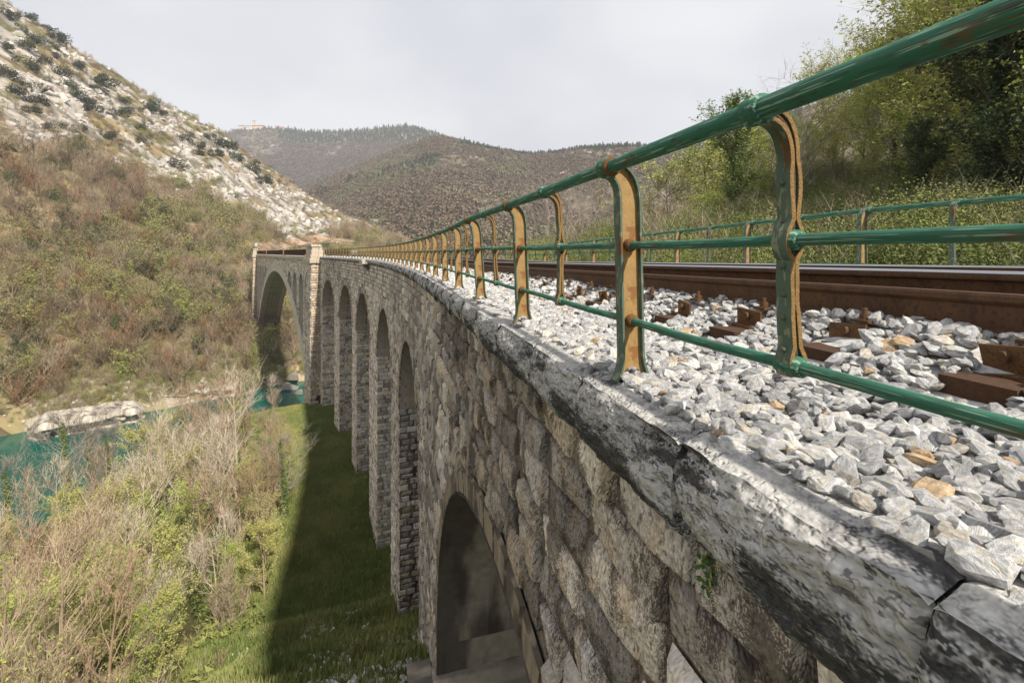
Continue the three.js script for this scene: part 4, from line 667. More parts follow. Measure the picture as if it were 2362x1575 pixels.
// blobs of foliage for things too far off to show limbs
function bush(seed, n, size, squash = 1) { const r = mulberry(seed), d = new Shape3(), lobes = Array.from({ length: 7 }, () => [V((r() - 0.5) * 1.1, (0.25 + r() * 0.65) * squash, (r() - 0.5) * 1.1), 0.28 + r() * 0.22]); for (let i = 0; i < n; i++) { const [c, q] = lobes[i % 7], e = V(r() * 2 - 1, r() * 2 - 1, r() * 2 - 1).normalize(), p = c.clone().addScaledVector(e, q * (0.55 + r() * 0.5)); const a = V(r() - 0.5, r() - 0.5, r() - 0.5).normalize().multiplyScalar(size), b = V(r() - 0.5, r() - 0.5, r() - 0.5).normalize().multiplyScalar(size); d.tri(p, p.clone().add(a), p.clone().add(b)); } return d.build(); }
function spray(seed, n, h = 1, w = 0.018) { const r = mulberry(seed), d = new Shape3(); const st = (p, q, k) => { const s = V(r() - 0.5, 0, r() - 0.5).normalize().multiplyScalar(k); d.tri(p.clone().sub(s), p.clone().add(s), q); }; for (let i = 0; i < n; i++) { const a = r() * 6.283, o = r() * 0.5, b = V(Math.cos(a) * 0.08, 0, Math.sin(a) * 0.08), t = V(Math.cos(a) * o, h * (0.7 + r() * 0.4), Math.sin(a) * o); st(b, t, w); for (let m = 0; m < 6; m++) { const p = b.clone().lerp(t, 0.3 + r() * 0.65), q = p.clone().add(V((r() - 0.5) * 0.5, 0.08 + r() * 0.32, (r() - 0.5) * 0.5)); st(p, q, w * 0.7); if (m < 3) st(p.clone().lerp(q, 0.5), q.clone().add(V((r() - 0.5) * 0.4, r() * 0.2, (r() - 0.5) * 0.4)), w * 0.5); } } return d.build(); }

// near-side riverside thicket, left of the grass strip
const rT = mulberry(1234);
const F = {
  bare: [1, 2, 3].map(k => grow(100 + k, { height: 9, radius: 0.12, first: 0.22, boughs: 12, sub: 6, twigs: 4, twigLen: 0.9, twigW: 0.03, spread: 0.75, lift: 0.16 })),
  bud: [1, 2, 3].map(k => grow(200 + k, { height: 7, radius: 0.10, first: 0.12, boughs: 14, sub: 5, twigs: 7, twigLen: 0.6, twigW: 0.02, leaves: 4200, leafSize: 0.095, spread: 0.8, lift: 0.14 })),
  shrub: [1, 2, 3].map(k => grow(300 + k, { height: 5.5, radius: 0.085, stems: 6, first: 0.15, boughs: 18, sub: 4, twigs: 5, twigLen: 0.65, twigW: 0.03, leaves: 1500, leafSize: 0.08, spread: 0.5, lift: 0.2 })),
  ivied: [1, 2].map(k => grow(400 + k, { height: 13, radius: 0.17, first: 0.3, boughs: 20, sub: 7, twigs: 9, twigLen: 0.9, twigW: 0.025, spread: 0.9, lift: 0.1, ivy: 420, leafSize: 0.17 })),
  wide: [1, 2, 3].map(k => grow(500 + k, { height: 10, radius: 0.17, first: 0.15, boughs: 20, sub: 7, twigs: 8, twigLen: 0.8, twigW: 0.015, leaves: 7000, leafSize: 0.13, spread: 1.1, lift: 0.07, boughLen: 0.5, wobble: 0.24 })),
  dead: [1, 2].map(k => grow(600 + k, { height: 10, radius: 0.15, first: 0.2, boughs: 18, sub: 7, twigs: 9, twigLen: 0.8, twigW: 0.016, spread: 1.1, lift: 0.03, boughLen: 0.5, wobble: 0.3 })),
  dense: [1, 2].map(k => grow(700 + k, { height: 9, radius: 0.2, first: 0.05, boughs: 24, sub: 7, twigs: 8, twigLen: 0.6, twigW: 0.015, leaves: 11000, leafSize: 0.13, spread: 0.8, lift: 0.06, boughLen: 0.36, ivy: 900 })),
};
const kinds = [
  ['bare_tree', F.bare, [W.tan, W.pale, W.red], null, 'slender leafless tree in the thicket between the grass strip and the river', 'leafless trees of the riverside thicket'],
  ['budding_tree', F.bud, [W.tan, W.grey], [L.bud, L.straw, L.lime], 'small tree in yellow-green bud in the thicket below the viaduct', 'budding trees of the riverside thicket'],
  ['riverside_shrub', F.shrub, [W.tan, W.red, W.pale], [L.lime, L.bud, L.green], 'many-stemmed shrub with sparse new leaves in the thicket below the viaduct', 'shrubs of the riverside thicket'],
];
{
  const spots = [];
  for (let s = 8; s < 92; s += 3.1) for (let o = -7.2; o > -56; o -= 2.9) {
    const ss = s + (rT() - 0.5) * 3, oo = o + (rT() - 0.5) * 2.6; const p = P(ss, oo, 0), x = p.x, Z = -p.z; const y = valleyY(x, Z); if (y < -35.4 || x < -78) continue;
    if (oo > -8.4 && ss < 34) continue; const k = seen(V(x, y + 5, -Z)); if (!k || k[0] < -90 || k[1] > 1800) continue;
    if (ss > 60 && oo < -20) continue; spots.push([x, y, Z, ss, oo, k]);
  }
  spots.forEach(([x, y, Z, s, o, k], i) => {
    const near = Z < 42 && k[0] < 520, u = rT(); const kind = near ? (u < 0.46 ? 1 : u < 0.66 ? 2 : 0) : k[0] < 330 ? (u < 0.45 ? 0 : u < 0.75 ? 1 : 2) : (u < 0.76 ? 0 : u < 0.88 ? 2 : 1);
    if (k[0] < 300 && Z > 43 && u > 0.42) return;
    const [name, forms, ws, ls, label, group] = kinds[kind], sc0 = (kind === 2 ? 0.7 + rT() * 0.4 : kind === 1 ? 0.75 + rT() * 0.4 : 0.72 + rT() * 0.42) * (o > -11 ? 0.7 : 1), roof = table([[0, 1210], [60, 1160], [150, 1080], [300, 1010], [420, 950], [520, 915], [700, 905]])(k[0]) + (rT() - 0.5) * 170, most = (EYE - (roof - HORIZON) / FOCAL * Z - y) / [9.6, 7.6, 6.2][kind], sc = Math.min(sc0, most); if (sc < 0.3) return;
    plantTree(name, forms[i % forms.length], ws[(rT() * ws.length) | 0], ls && ls[(rT() * ls.length) | 0], V(x, y - 0.1, -Z), sc, rT() * 6.28, label, kind === 2 ? 'shrub' : 'tree', group, (rT() - 0.5) * 0.12);
  });
  console.log('thicket', spots.length);
  for (const [px, py, Z, sc, lab] of [[35, 1290, 50, 1.0, 'ivy-wrapped trunk at the very left, over the turquoise water'], [165, 1250, 53, 1.05, 'tallest ivy-wrapped trunk standing over the river, second from the left'], [215, 1230, 56, 0.95, 'ivy-wrapped trunk over the river, third from the left'], [262, 1220, 58, 0.9, 'ivy-wrapped trunk over the river, fourth from the left'], [350, 1120, 62, 0.75, 'thinner ivy-wrapped trunk over the river, fifth from the left'], [658, 1105, 40, 0.55, 'short ivy-wrapped trunk at the edge of the grass strip']]) {
    const q = at(px, py, Z), y = Math.max(valleyY(q.x, Z), -36.2); plantTree('ivy_clad_tree', F.ivied[px % 2], W.grey, L.green, V(q.x, y, -Z), sc, px, lab, 'tree', 'ivy-clad trees by the river');
  }
  { const q = at(560, 960, 66), t = plantTree('juniper_bush', F.dense[0], W.dark, L.green, V(q.x, valleyY(q.x, 66) - 0.2, -66), [0.42, 0.75, 0.42], 1, 'dark green upright evergreen bush by the river bend', 'bush'); }
  // low growth under the thicket
  const g1 = bush(31, 90, 0.16, 0.7), g2 = spray(32, 9, 1, 0.014), a = [], b = [];
  for (let i = 0; i < 2600; i++) { const s = rT() * 88 + 4, o = -7.6 - rT() * 46, p = P(s, o, 0), y = valleyY(p.x, -p.z); if (y < -36) continue; const k = rT(); p.y = y - 0.1; (k < 0.6 ? a : b).push({ p, s: 0.5 + rT() * 1.1, r: [0, rT() * 6.28, 0], c: k < 0.6 ? mix3([0.10, 0.15, 0.03], [0.24, 0.25, 0.07], rT()) : mix3([0.30, 0.22, 0.13], [0.36, 0.30, 0.18], rT()) }); }
  many('undergrowth', g1, M.copies, a, null, 'low green undergrowth beneath the riverside thicket', 'undergrowth'); many('undergrowth', g2, M.copies, b, null, 'dry brushwood beneath the riverside thicket', 'undergrowth');
  // grass and white flecks on the strip
  const blade = new Shape3(); { const r = mulberry(8); for (let i = 0; i < 14; i++) { const c = V((r() - 0.5) * 0.5, 0, (r() - 0.5) * 0.5), t = c.clone().add(V((r() - 0.5) * 0.16, 0.14 + r() * 0.14, (r() - 0.5) * 0.16)), e = V(r() - 0.5, 0, r() - 0.5).normalize().multiplyScalar(0.022); blade.tri(c.clone().sub(e), c.clone().add(e), t); } }
  const tufts = [], flecks = [];
  for (let i = 0; i < 30000; i++) { const s = 9 + rT() * 68, o = 3 - rT() * 12.5, p = P(s, o, 0), n = fbm(p.x * 0.5, 3, p.z * 0.5, 3); p.y = valleyY(p.x, -p.z) - 0.02; tufts.push({ p, s: 0.6 + rT() * 0.9, r: [0, rT() * 6.28, 0], c: mix3([0.17, 0.225, 0.055], [0.34, 0.33, 0.12], clamp(n * 1.6 - 0.4 + (rT() - 0.5) * 0.5, 0, 1)) }); }
  for (let i = 0; i < 5200; i++) { const s = 9 + Math.pow(rT(), 1.5) * 20, o = 2 - rT() * 11, p = P(s, o, 0); if (fbm(p.x * 0.7, 1, p.z * 0.7, 3) < 0.49 + step(14, 26, s) * 0.12) continue; p.y = valleyY(p.x, -p.z) + 0.03; flecks.push({ p, s: [0.05 + rT() * 0.09, 0.03 + rT() * 0.04, 0.05 + rT() * 0.09], r: [rT(), rT() * 6.28, rT()], c: mix3([0.5, 0.48, 0.45], [0.72, 0.7, 0.66], rT()) }); }
  many('grass', blade.build(), M.copies, tufts, null, 'short green grass on the strip beneath the viaduct', 'grass');
  many('gravel', new THREE.IcosahedronGeometry(1, 0), M.copies, flecks, null, 'white stone chips scattered over the grass below the wall', 'gravel');
}
// ---------------------------------------------------------------- growth and rocks on the hill across the river
const sightings = []; for (let i = 60; i <= 300; i++) for (let j = 0; j <= 110; j++) { const t = i / 330, v = j / 110, p = hillL(t, v), k = seen(p); if (k && k[0] > -80 && k[0] < 1000) sightings.push([k[0], k[1], k[2], t, v]); }
function hillAt(px, py) { let best = null, bd = 1e9; for (const q of sightings) { const d = Math.hypot(q[0] - px, q[1] - py) + q[2] * 0.01; if (d < bd) { bd = d; best = q; } } return { p: hillL(best[3], best[4]), Z: best[2] }; }
const rH = mulberry(99);
{
  const G = { holm: [1, 2, 3].map(k => bush(40 + k, 1100, 0.10)), leafy: [1, 2].map(k => bush(50 + k, 1000, 0.065)), twiggy: [1, 2, 3].map(k => spray(60 + k, 24, 1, 0.0085)) };
  const holmC = [leaf(0.035, 0.05, 0.02), leaf(0.045, 0.06, 0.026), leaf(0.05, 0.055, 0.03)];
  const holms = [[15, 118], [55, 112], [45, 70], [88, 105], [120, 112], [135, 140], [178, 158], [142, 172], [62, 160], [30, 225], [60, 205], [100, 215], [92, 243], [176, 228], [230, 212], [215, 265], [250, 272], [305, 265], [276, 275], [352, 250], [120, 302], [185, 300], [245, 322], [326, 332], [75, 265], [462, 345], [482, 322], [520, 345], [540, 345], [402, 392], [112, 62], [62, 48], [20, 40], [205, 240], [160, 205], [10, 180], [345, 262], [290, 240], [430, 330], [500, 365], [545, 372], [580, 400], [610, 430], [20, 345], [135, 95], [240, 200], [100, 150], [370, 265], [455, 360], [330, 300]];
  holms.forEach(([px, py], i) => { const h = hillAt(px, py), t = thing('evergreen_oak', 'dark round evergreen bush growing on the bare limestone slope', 'bush', 'evergreen bushes on the limestone slope', h.p), w = h.Z * (0.014 + rH() * 0.013); t.position.y -= w * 0.1; t.scale.set(w, w * (0.9 + rH() * 0.3), w); t.rotation.y = rH() * 6.28; part('crown', G.holm[i % 3], holmC[i % 3], t); });
  // trees of the lower slope: the larger ones one by one, the rest as growth
  const big = [], rest = { leafy: [[], []], twiggy: [[], [], []] };
  for (let i = 0; i < 13000; i++) {
    const t = 0.17 + rH() * 0.74, v = Math.pow(rH(), 0.85) * 1.0, rk = rockiness(t, v); if (v < 0.012) continue; if (rk > 0.5 && rH() > (v > 0.93 ? 0.9 : 0.42)) continue;
    const p = hillL(t, v), k = seen(p); if (!k || k[0] < -60 || k[0] > 1010 || k[1] > 1040) continue; if (t > 0.6 && roadDistance(p.x, -p.z) < 9 && rH() < 0.93) continue;
    const n = fbm(p.x * 0.02, 7, p.z * 0.02, 3), u = rH(), green = u < 0.05 + step(0.5, 0.66, n) * 0.4 + step(0.3, 0.1, v) * 0.16, size = (1.8 + Math.pow(rH(), 1.6) * 5.2) * (rk > 0.5 ? 0.5 : 1) * lerp(1, 1.25, step(0.1, 0.4, v));
    const c = green ? (u < 0.06 ? [0.05, 0.075, 0.022] : mix3([0.20, 0.185, 0.085], [0.30, 0.285, 0.11], rH() * (0.4 + n))) : mix3(mix3([0.24, 0.185, 0.125], [0.42, 0.34, 0.24], rH()), [0.30, 0.18, 0.10], rH() < 0.14 ? 0.7 : 0.1);
    big.push({ p, s: size, Z: k[2], green, c, f: i, on: k[0] > 0 && k[0] < 900 });
  }
  for (let i = 0; i < 3600; i++) { const t = 0.2 + rH() * 0.55, v = 0.006 + Math.pow(rH(), 1.6) * 0.1, p = hillL(t, v), k = seen(p); if (!k || k[0] < -60 || k[0] > 760) continue; const u = rH(); big.push({ p, s: 0.5 + rH() * 1.5, Z: k[2] * 9, green: u < 0.4, c: u < 0.4 ? mix3([0.19, 0.19, 0.07], [0.32, 0.31, 0.11], rH()) : mix3([0.26, 0.2, 0.13], [0.46, 0.38, 0.26], rH()), f: i, on: false }); }
  big.sort((a, b) => (b.on ? b.s / b.Z : 0) - (a.on ? a.s / a.Z : 0));
  const leafMs = [[0.07, 0.09, 0.032], [0.22, 0.21, 0.085], [0.30, 0.30, 0.09], [0.30, 0.34, 0.075]].map(c => leaf(...c)), twigMs = [[0.17, 0.12, 0.075], [0.23, 0.175, 0.11], [0.29, 0.23, 0.16], [0.26, 0.145, 0.08]].map(c => wood(...c));
  const slopeForm = { bare: [grow(811, { height: 1, radius: 0.022, first: 0.15, boughs: 12, sub: 5, twigs: 8, twigLen: 0.12, twigW: 0.006, spread: 0.9 }), grow(812, { height: 1, radius: 0.022, first: 0.1, stems: 3, boughs: 12, sub: 5, twigs: 8, twigLen: 0.12, twigW: 0.006, spread: 0.7 })], leafy: [grow(821, { height: 1, radius: 0.024, first: 0.12, boughs: 12, sub: 5, twigs: 6, twigLen: 0.1, twigW: 0.005, spread: 0.9, leaves: 900, leafSize: 0.04 }), grow(822, { height: 1, radius: 0.024, first: 0.1, boughs: 14, sub: 5, twigs: 6, twigLen: 0.1, twigW: 0.005, spread: 1, leaves: 1100, leafSize: 0.04 })] };
  let nb = 0;
  big.forEach((d, i) => {
    if (i < 300) { const g = d.green; plantTree(g ? 'leafing_tree' : 'leafless_tree', (g ? slopeForm.leafy : slopeForm.bare)[i % 2], twigMs[d.f % 4], g ? leafMs[d.c[0] < 0.08 ? 0 : 1 + d.f % 3] : null, d.p, d.s * 1.25, d.f, g ? 'small tree in fresh leaf on the lower slope across the river' : 'small leafless brown tree on the lower slope across the river', 'tree', g ? 'leafing trees of the opposite slope' : 'leafless trees of the opposite slope'); }
    else { const w = { p: d.p.clone().setY(d.p.y - d.s * 0.08), s: [d.s * (d.green ? 0.95 : 1.1), d.s * (0.9 + rH() * 0.3), d.s * (d.green ? 0.95 : 1.1)], r: [0, d.f, 0], c: d.c }; d.green ? rest.leafy[d.f % 2].push(w) : rest.twiggy[d.f % 3].push(w); }
  });
  rest.leafy.forEach((s, i) => many('hillside_foliage', G.leafy[i], M.copies, s, null, 'green scrub covering the slope across the river', 'scrub')); rest.twiggy.forEach((s, i) => many('hillside_brushwood', G.twiggy[i], M.copies, s, null, 'bare brown scrub covering the slope across the river', 'scrub'));
  // loose rock on the crag
  const rockG = [1, 2, 3].map(k => { const r = mulberry(70 + k), pts = []; for (let i = 0; i < 16; i++) pts.push(V(r() - 0.5, (r() - 0.5) * 0.8, r() - 0.5).normalize().multiplyScalar(0.6 + r() * 0.4)); return new ConvexGeometry(pts); }), rocks = [[], [], []];
  for (let i = 0; i < 9000; i++) { const t = 0.17 + rH() * 0.72, v = rH() < 0.25 ? rH() * 0.03 : 0.3 + rH() * 0.7, rk = v < 0.03 ? 1 : rockiness(t, v); if (rk < 0.35) continue; const p = hillL(t, v); if (v > 0.03 && fbm(p.x * 0.06, p.y * 0.06, p.z * 0.06 + 9, 4) < 0.44) continue; if (v < 0.03 && rH() < 0.55) continue; const s = (0.4 + Math.pow(rH(), 3) * 3) * (v < 0.03 ? 0.22 : 1), k = 0.8 + rH() * 0.35; rocks[i % 3].push({ p, s: [s * 1.2, s * 0.9, s], r: [rH() * 3, rH() * 6, rH() * 3], c: [0.50 * k, 0.47 * k, 0.43 * k] }); }
  rocks.forEach((s, i) => many('crag_rubble', rockG[i], M.copies, s, null, 'pale broken limestone strewn over the hill', 'rubble'));
  // ledges along the far shore
  for (const [px0, px1, py0, py1, lab] of [[350, 560, 925, 895, 'undercut pale rock ledge at the far shore, nearer the viaduct'], [55, 335, 1005, 955, 'undercut pale rock ledge at the far shore, by the ivy-clad trunks']]) {
    const Zf = py => (EYE - RIVER - 1.5) * FOCAL / (py - HORIZON), A = at(px0, py0, Zf(py0)), B = at(px1, py1, Zf(py1)), side = V().subVectors(B, A).normalize(), outw = V(-side.z, 0, side.x); if (outw.dot(V(0, 0, 1)) < 0) outw.negate();
    const len = A.distanceTo(B);
    single('rock_ledge', sheet(90, 22, (a, b) => { const prof = [[-5, 3.6], [-2, 3.2], [0.4, 2.6], [0.9, 2.0], [-0.2, 1.2], [-0.9, 0.6], [0.2, 0.0], [1.2, -1.6]], f = b * 7, j = Math.min(6, Math.floor(f)), t = f - j, w = lerp(prof[j][0], prof[j + 1][0], t), y = lerp(prof[j][1], prof[j + 1][1], t), e = step(0, 0.1, Math.min(a, 1 - a)); const n = (fbm(a * len * 0.5, y * 1.1, px0, 4) - 0.5) * 2.4; const p = A.clone().addScaledVector(side, a * len).addScaledVector(outw, w * e + n * (0.4 + e) + (1 - e) * -3); p.y = RIVER + y * (0.6 + 0.4 * e) * (0.7 + 0.6 * fbm(a * len * 0.3, 2, px0, 3)) + n * 0.15; return { p, c: mix3([0.55, 0.51, 0.45], [0.34, 0.31, 0.27], step(0.4, 0.65, fbm(a * len * 0.8, y, 4, 4))), t: [a * len, w + y] }; }), M.crag, lab, 'rock', 'rock ledges of the far shore');
  }
  for (const [px, py, Z, s] of [[665, 895, 122, 2.6], [690, 905, 118, 1.2], [640, 880, 128, 1.6], [675, 870, 128, 2.0], [580, 905, 117, 1.1]]) { const p = at(px, py, Z), m = single('boulder', rockG[s > 2 ? 0 : 1], std({ color: rgb(0.58, 0.54, 0.48), map: rep(cragMap, 1, 1) }), s === 2.6 ? 'largest pale boulder beneath the great arch' : 'pale boulder on the far shore by the foot of the great arch', 'boulder', 'boulders on the far shore'); m.position.copy(p); m.scale.set(s * 1.4, s * 1.1, s); }
  // road cut: bare earth bank, crash barrier, white retaining patch
  const roadPts = [[600, 592, 250], [650, 577, 270], [700, 566, 300], [760, 560, 340], [820, 562, 380]];
  const rp = roadPts.map(q => { const h = hillAt(q[0], q[1]); return h.p; });
  console.log('road', rp.map(p => [p.x, p.y, -p.z].map(v => v.toFixed(0)).join(' ')).join(' / '));
  const rc = new THREE.CatmullRomCurve3(rp), pl = rc.getPoints(60);
  const posts = thing('crash_barrier', 'pale crash barrier climbing along the road cut behind the great arch', 'barrier'), bar = new Shape3();
  for (let i = 0; i < 60; i++) { const a = pl[i], b = pl[i + 1]; bar.quad(V(a.x, a.y + 0.75, a.z), V(b.x, b.y + 0.75, b.z), V(b.x, b.y + 1.15, b.z), V(a.x, a.y + 1.15, a.z)); bar.quad(V(a.x, a.y + 1.15, a.z), V(b.x, b.y + 1.15, b.z), V(b.x, b.y + 1.15, b.z - 0.12), V(a.x, a.y + 1.15, a.z - 0.12)); if (i < 44) part('barrier_post', new THREE.BoxGeometry(0.16, 1.9, 0.16).translate(a.x, a.y + 0.2, a.z - 0.2), M.grey, posts); } part('barrier_rail', bar.build(), std({ color: rgb(0.5, 0.5, 0.5) }), posts);
  const cut = new Shape3(); for (let i = 0; i < 60; i++) { const a = pl[i], b = pl[i + 1], ha = 3.2 + 3.5 * fbm(i * 0.3, 1, 1, 3), hb = 3.2 + 3.5 * fbm((i + 1) * 0.3, 1, 1, 3), f = (p, y, k) => V(p.x - k * 0.5, p.y + y, p.z - k); const col = mix3([0.42, 0.25, 0.14], [0.50, 0.36, 0.25], fbm(i * 0.5, 5, 2, 3)); cut.quad(f(a, 0.4, -2), f(b, 0.4, -2), f(b, 0.4, 2), f(a, 0.4, 2), [0.2, 0.2, 0.2], [i, 0], [i + 1, 0], [i + 1, 5], [i, 5]); }
  setting('road_cut', cut.build(), M.crag, 'narrow road on a shelf of the hill behind the great arch', 'road');
}
// ---------------------------------------------------------------- woods on the farther hills
{
  const tuftG = bush(81, 60, 0.34, 0.8), pineG = (() => { const d = new Shape3(), r = mulberry(83); for (let i = 0; i < 46; i++) { const y = r(), a = r() * 6.28, w = 0.34 * (1 - y) + 0.04, p = V(Math.cos(a) * w * r(), y * 1.25, Math.sin(a) * w * r()), q = V(Math.cos(a) * w, y * 1.25 - 0.16, Math.sin(a) * w), e = V(-Math.sin(a), 0.2, Math.cos(a)).multiplyScalar(0.14); d.tri(p, q.clone().add(e), q.clone().sub(e)); } return d.build(); })();
  const brown = [], pines = [];
  const sow = (fn, n, lo, hi, pineAt, tone) => { for (let i = 0; i < n; i++) { const t = rH(), v = Math.pow(rH(), 0.9), p = fn(t, v), k = seen(p); if (!k || k[0] < 440 || k[0] > 1850 || k[1] > 640) continue; const pine = pineAt(p, k, v) > rH(), patch = fbm(p.x * 0.006 + 3, 4, p.z * 0.006, 4); if (!pine && patch < 0.44 && rH() < 0.75) continue; const s = (lo + Math.pow(rH(), 1.5) * (hi - lo)) * lerp(0.7, 1.2, patch); (pine ? pines : brown).push({ p: p.setY(p.y - s * 0.15), s: pine ? s * (0.7 + rH() * 0.9) : [s * 1.2, s, s * 1.2], r: [0, rH() * 6.28, 0], c: pine ? mix3([0.020, 0.036, 0.022], [0.036, 0.055, 0.028], rH()) : tone(p) }); } };
  sow(midHill, 42000, 4, 9, (p, k, v) => { const band = fbm(p.x * 0.004, 6, p.z * 0.004, 4); return k[0] > 1060 ? step(0.86, 0.94, v + (band - 0.5) * 0.3) * 0.95 + step(0.56, 0.64, band) * 0.5 * step(0.45, 0.7, v) + 0.012 : step(0.6, 0.66, band) * 0.5 * step(0.4, 0.7, v) + 0.015; }, p => { const n = fbm(p.x * 0.01, 3, p.z * 0.01, 3); return mix3(mix3([0.155, 0.115, 0.085], [0.225, 0.175, 0.125], rH()), [0.20, 0.20, 0.10], step(0.45, 0.65, n) * rH()); });
  sow(farHillAt, 26000, 7, 14, (p, k, v) => { const band = fbm(p.x * 0.003, 2, p.z * 0.003, 3); return k[0] > 640 && k[0] < 1110 ? step(0.8, 0.9, v + (band - 0.5) * 0.25 + step(700, 950, k[0]) * 0.06) * 0.95 : step(0.93, 0.98, v) * 0.5; }, () => mix3([0.155, 0.12, 0.10], [0.205, 0.16, 0.135], rH()));
  many('hillside_forest', tuftG, M.copies, brown, null, 'leafless brown forest covering the distant hills', 'forest'); many('pine_forest', pineG, M.copies, pines, null, 'dark pine forest along the crests of the distant hills', 'forest');
  console.log('far', brown.length, pines.length);
}
// monastery on the far crest
{
  const b = (g, x0, x1, y0, y1, z = 14) => g.box(x0, x1, y0, y1, -z, z), o = at(585, 296, 2395), t = thing('hilltop_monastery', 'pale monastery with red roofs and a bell tower on the far crest', 'monastery', null, o), k = 2395 / FOCAL;
  const roof = (x0, x1, y, h, z = 16) => { const d = new Shape3(); d.quad(V(x0, y, z), V(x1, y, z), V(x1 - 4, y + h, 0), V(x0 + 4, y + h, 0)); d.quad(V(x1, y, -z), V(x0, y, -z), V(x0 + 4, y + h, 0), V(x1 - 4, y + h, 0)); d.tri(V(x0, y, -z), V(x0, y, z), V(x0 + 4, y + h, 0)); d.tri(V(x1, y, z), V(x1, y, -z), V(x1 - 4, y + h, 0)); return d.build(); };
  part('wing', b(new Shape3(), -68, -2, -14, 8).build(), M.white, t); part('wing_roof', roof(-71, 1, 8, 7), M.tileRed, t);
  part('end_pavilion', b(new Shape3(), -72, -48, -16, 10, 18).build(), M.cream, t); part('pavilion_roof', roof(-74, -46, 10, 6, 20), M.tileRed, t);
  part('church', b(new Shape3(), 2, 52, -16, 10).build(), M.cream, t); part('church_roof', roof(0, 54, 10, 8), M.tileRed, t);
  part('bell_tower', b(new Shape3(), -5, 4, -10, 36, 4.5).build(), M.cream, t); part('belfry', b(new Shape3(), -6, 5, 36, 43, 5.5).build(), M.grey, t); part('tower_dome', new THREE.ConeGeometry(5, 9, 8).translate(-0.5, 47, 0), M.cream, t);
  const t2 = thing('hilltop_house', 'small pale house with a red roof beside the monastery', 'house', null, at(650, 300, 2392)); part('wall', b(new Shape3(), -18, 12, -8, 9, 8).build(), M.white, t2); part('roof', roof(-20, 14, 9, 8, 10), M.tileRed, t2);
  for (let i = -4; i < 4; i++) part('window', new THREE.BoxGeometry(3, 4, 0.5).translate(-64 + (i + 4) * 7.4, 0, 14.3), M.dark, t);
}
// houses of the valley
{
  const house = (name, label, px, py, Z, w, h, d, wallM, roofM, rh, wins) => {
    const t = thing(name, label, 'house', 'houses in the valley', at(px, py, Z)); part('wall', new Shape3().box(-w / 2, w / 2, -h * 0.5, h, -d / 2, d / 2).build(), wallM, t);
    const r = new Shape3(), e = 0.6; r.quad(V(-w / 2 - e, h, d / 2 + e), V(w / 2 + e, h, d / 2 + e), V(w / 2 + e, h + rh, 0), V(-w / 2 - e, h + rh, 0)); r.quad(V(w / 2 + e, h, -d / 2 - e), V(-w / 2 - e, h, -d / 2 - e), V(-w / 2 - e, h + rh, 0), V(w / 2 + e, h + rh, 0)); for (const x of [-w / 2, w / 2]) r.tri(V(x, h, d / 2), V(x, h, -d / 2), V(x, h + rh * 0.9, 0)); part('roof', r.build(), roofM, t);
    for (const [x, y, ww, hh] of wins) part('window', new THREE.BoxGeometry(ww, hh, 0.2).translate(x, y, d / 2 + 0.06), M.dark, t); return t;
  };
  house('white_house', 'white house with a row of dark windows low in the valley behind the railing', 1276, 600, 330, 9, 7.6, 8, M.white, M.white, 0.4, [-3.2, -2, -0.8, 0.4, 1.6].map(x => [x, 3.2, 0.6, 0.9]));
  house('office_block', 'pale grey block with long window bands low in the valley behind the railing', 1238, 600, 345, 13, 6.4, 8, M.grey, M.white, 0.4, [[-4.2, 2.4, 2.8, 0.9], [-0.8, 2.4, 3, 0.9], [2.4, 2.4, 1.2, 0.9], [-3, 4.6, 5, 0.7], [3, 4.6, 3, 0.7]]);
  house('hill_house', 'white house high on the brown hill', 1290, 379, 1120, 17, 9, 9, M.white, M.tileRed, 3, [[-4, 4, 2, 2], [1, 4, 2, 2]]);
  house('red_roofed_house', 'low house with a red roof left of the white house on the brown hill', 1238, 383, 1130, 16, 2, 9, M.cream, M.tileRed, 4, []);
  house('white_hut', 'white flat-roofed hut seen through the railing near the great arch', 811, 600, 175, 3.6, 3.2, 3, M.white, M.white, 0.25, []);
}
{ // cabinet on the far tower
  const t = thing('signal_cabinet', 'small grey signal cabinet on a post above the far tower', 'cabinet', null, P(177, -0.2, 1.84)); part('post', new THREE.CylinderGeometry(0.07, 0.07, 1, 8).translate(0, 0.5, 0), M.grey, t); part('cabinet_box', new THREE.BoxGeometry(0.75, 1.1, 0.5).translate(0, 1.45, 0), std({ color: rgb(0.45, 0.46, 0.48) }), t); part('cabinet_cap', new THREE.BoxGeometry(0.85, 0.08, 0.6).translate(0, 2.04, 0), M.grey, t); t.rotation.y = turnAt(177) + 0.4;
}
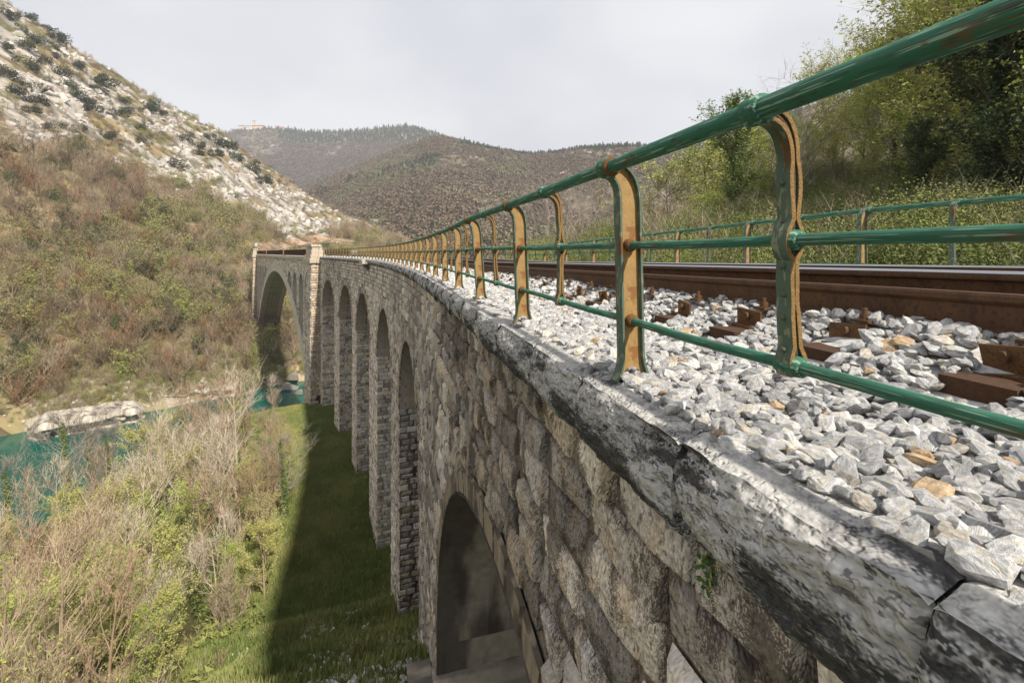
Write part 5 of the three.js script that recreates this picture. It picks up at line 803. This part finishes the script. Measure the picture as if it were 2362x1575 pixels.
// ---------------------------------------------------------------- trees right of the track
{
  const r = mulberry(555), sil = table([[1440, 450], [1520, 410], [1620, 375], [1700, 335], [1780, 295], [1840, 235], [1900, 205], [1980, 150], [2060, 60], [2120, 0], [2300, -160], [2700, -300]]);
  const zone = [['bare_tree', F.dead, [W.red, W.grey], null, 'leafless brown tree on the bank right of the track', 'leafless trees right of the track'], ['leafing_tree', F.wide, [W.grey, W.dark], [L.olive, L.lime, L.bud], 'wide tree in fresh yellow-green leaf on the bank right of the track', 'leafing trees right of the track']];
  for (let row = 0; row < 4; row++) for (let px = 1450 + row * 17; px < 2560; px += 78 - row * 2) {
    const Z = lerp(46, 13.5, clamp((px - 1450) / 950, 0, 1)) * (1 + row * 0.22) + r() * 2, q = at(px + (r() - 0.5) * 40, 500, Z), [s, o] = toLine(q.x, Z); if (o < 8.2 || s > 74) continue;
    const y = bankY(s, o), top = at(px, sil(px) + [150, 85, 30, 0][row] + (r() - 0.3) * 90, Z).y, H = clamp((top - y) * (px < 1850 ? 1.22 : 1), 2.6, 17), b = px < 1660 ? r() < 0.4 : r() < 0.14, [name, forms, ws, ls, label, group] = zone[b ? 0 : 1];
    plantTree(name, forms[(r() * forms.length) | 0], ws[(r() * 2) | 0], ls && ls[(r() * 3) | 0], V(q.x, y - 0.15, -Z), [H / 10 * (0.9 + r() * 0.25), H / 10, H / 10 * (0.9 + r() * 0.25)], r() * 6.28, label, 'tree', group, (r() - 0.5) * 0.16);
  }
  for (const [px, Z, H, m, lab] of [[2290, 14.5, 6.6, L.ivy, 'dark ivy-smothered tree by the far railing, the larger of the two at the right edge'], [2420, 13, 7.0, L.deep, 'dark ivy-smothered tree cut by the right edge of the picture'], [1700, 34, 8.6, L.green, 'bright green bushy tree behind the first upright of the near railing'], [2130, 17, 3.6, L.ivy, 'low dark bush behind the far railing']]) { const q = at(px, 500, Z), [s, o] = toLine(q.x, Z); plantTree('ivy_tree', F.dense[px % 2], W.dark, m, V(q.x, bankY(s, o) - 0.2, -Z), [H / 9, H / 9, H / 9], px, lab, 'tree', 'ivied trees right of the track'); }
  for (const [px, Z, H] of [[1845, 30, 13], [1330, 62, 15], [1400, 56, 14.5], [1460, 52, 13], [1280, 70, 14]]) { const q = at(px, 500, Z), [s, o] = toLine(q.x, Z), y = bankY(s, o); plantTree('bare_tree', F.dead[px % 2], W.grey, null, V(q.x, y, -Z), (at(px, px === 1845 ? 172 : 440, Z).y - y) / 10, px, px === 1845 ? 'tall leafless tree standing above the others right of the first upright' : 'leafless tree behind the far railing at the bend of the track', 'tree', 'leafless trees right of the track'); }
  const a = [], b = [], g1 = bush(91, 2200, 0.028, 0.8), g2 = spray(92, 12, 1, 0.008);
  for (let i = 0; i < 2400; i++) { const s = -8 + r() * 62, o = 7.0 + Math.pow(r(), 1.2) * 34, k = r(), p = P(s, o, bankY(s, o) - 0.1); (k < 0.72 ? a : b).push({ p, s: 0.7 + r() * 1.3, r: [0, r() * 6.28, 0], c: k < 0.72 ? mix3([0.07, 0.10, 0.025], [0.22, 0.245, 0.065], r()) : mix3([0.20, 0.15, 0.10], [0.34, 0.29, 0.22], r()) }); }
  many('bank_foliage', g1, M.copies, a, null, 'green bramble scrub along the bank right of the track', 'scrub'); many('bank_brushwood', g2, M.copies, b, null, 'dry twigs along the bank right of the track', 'scrub');
}
{ // tuft growing from the wall joint
  const d = new Shape3(), f = new Shape3(), r = mulberry(17), o = P(1.32, 0.06, -0.44), t = thing('wall_plant', 'small green plant with yellow flowers growing from a joint below the coping', 'plant', null, o);
  for (let i = 0; i < 90; i++) { const c = V((r() - 0.6) * 0.05, (r() - 0.5) * 0.11, (r() - 0.5) * 0.06), a = V(r() - 0.5, r() - 0.5, r() - 0.5).normalize().multiplyScalar(0.016), b = V(r() - 0.5, r() - 0.5, r() - 0.5).normalize().multiplyScalar(0.013); (i < 76 ? d : f).tri(c, c.clone().add(a), c.clone().add(b)); if (i < 76) d.tri(c.clone().add(a), c.clone().add(b), c.clone().add(a).add(b)); }
  part('foliage', d.build(), leaf(0.05, 0.13, 0.015), t); part('flowers', f.build(), L.yellow, t);
}
console.log('tree triangles', triangles, JSON.stringify(Object.fromEntries(Object.entries(F).map(([k, v]) => [k, v.map(f => (countT(f.wood) + countT(f.limbs)) + '+' + countT(f.leaf))]))));
renderer.render(scene, camera);
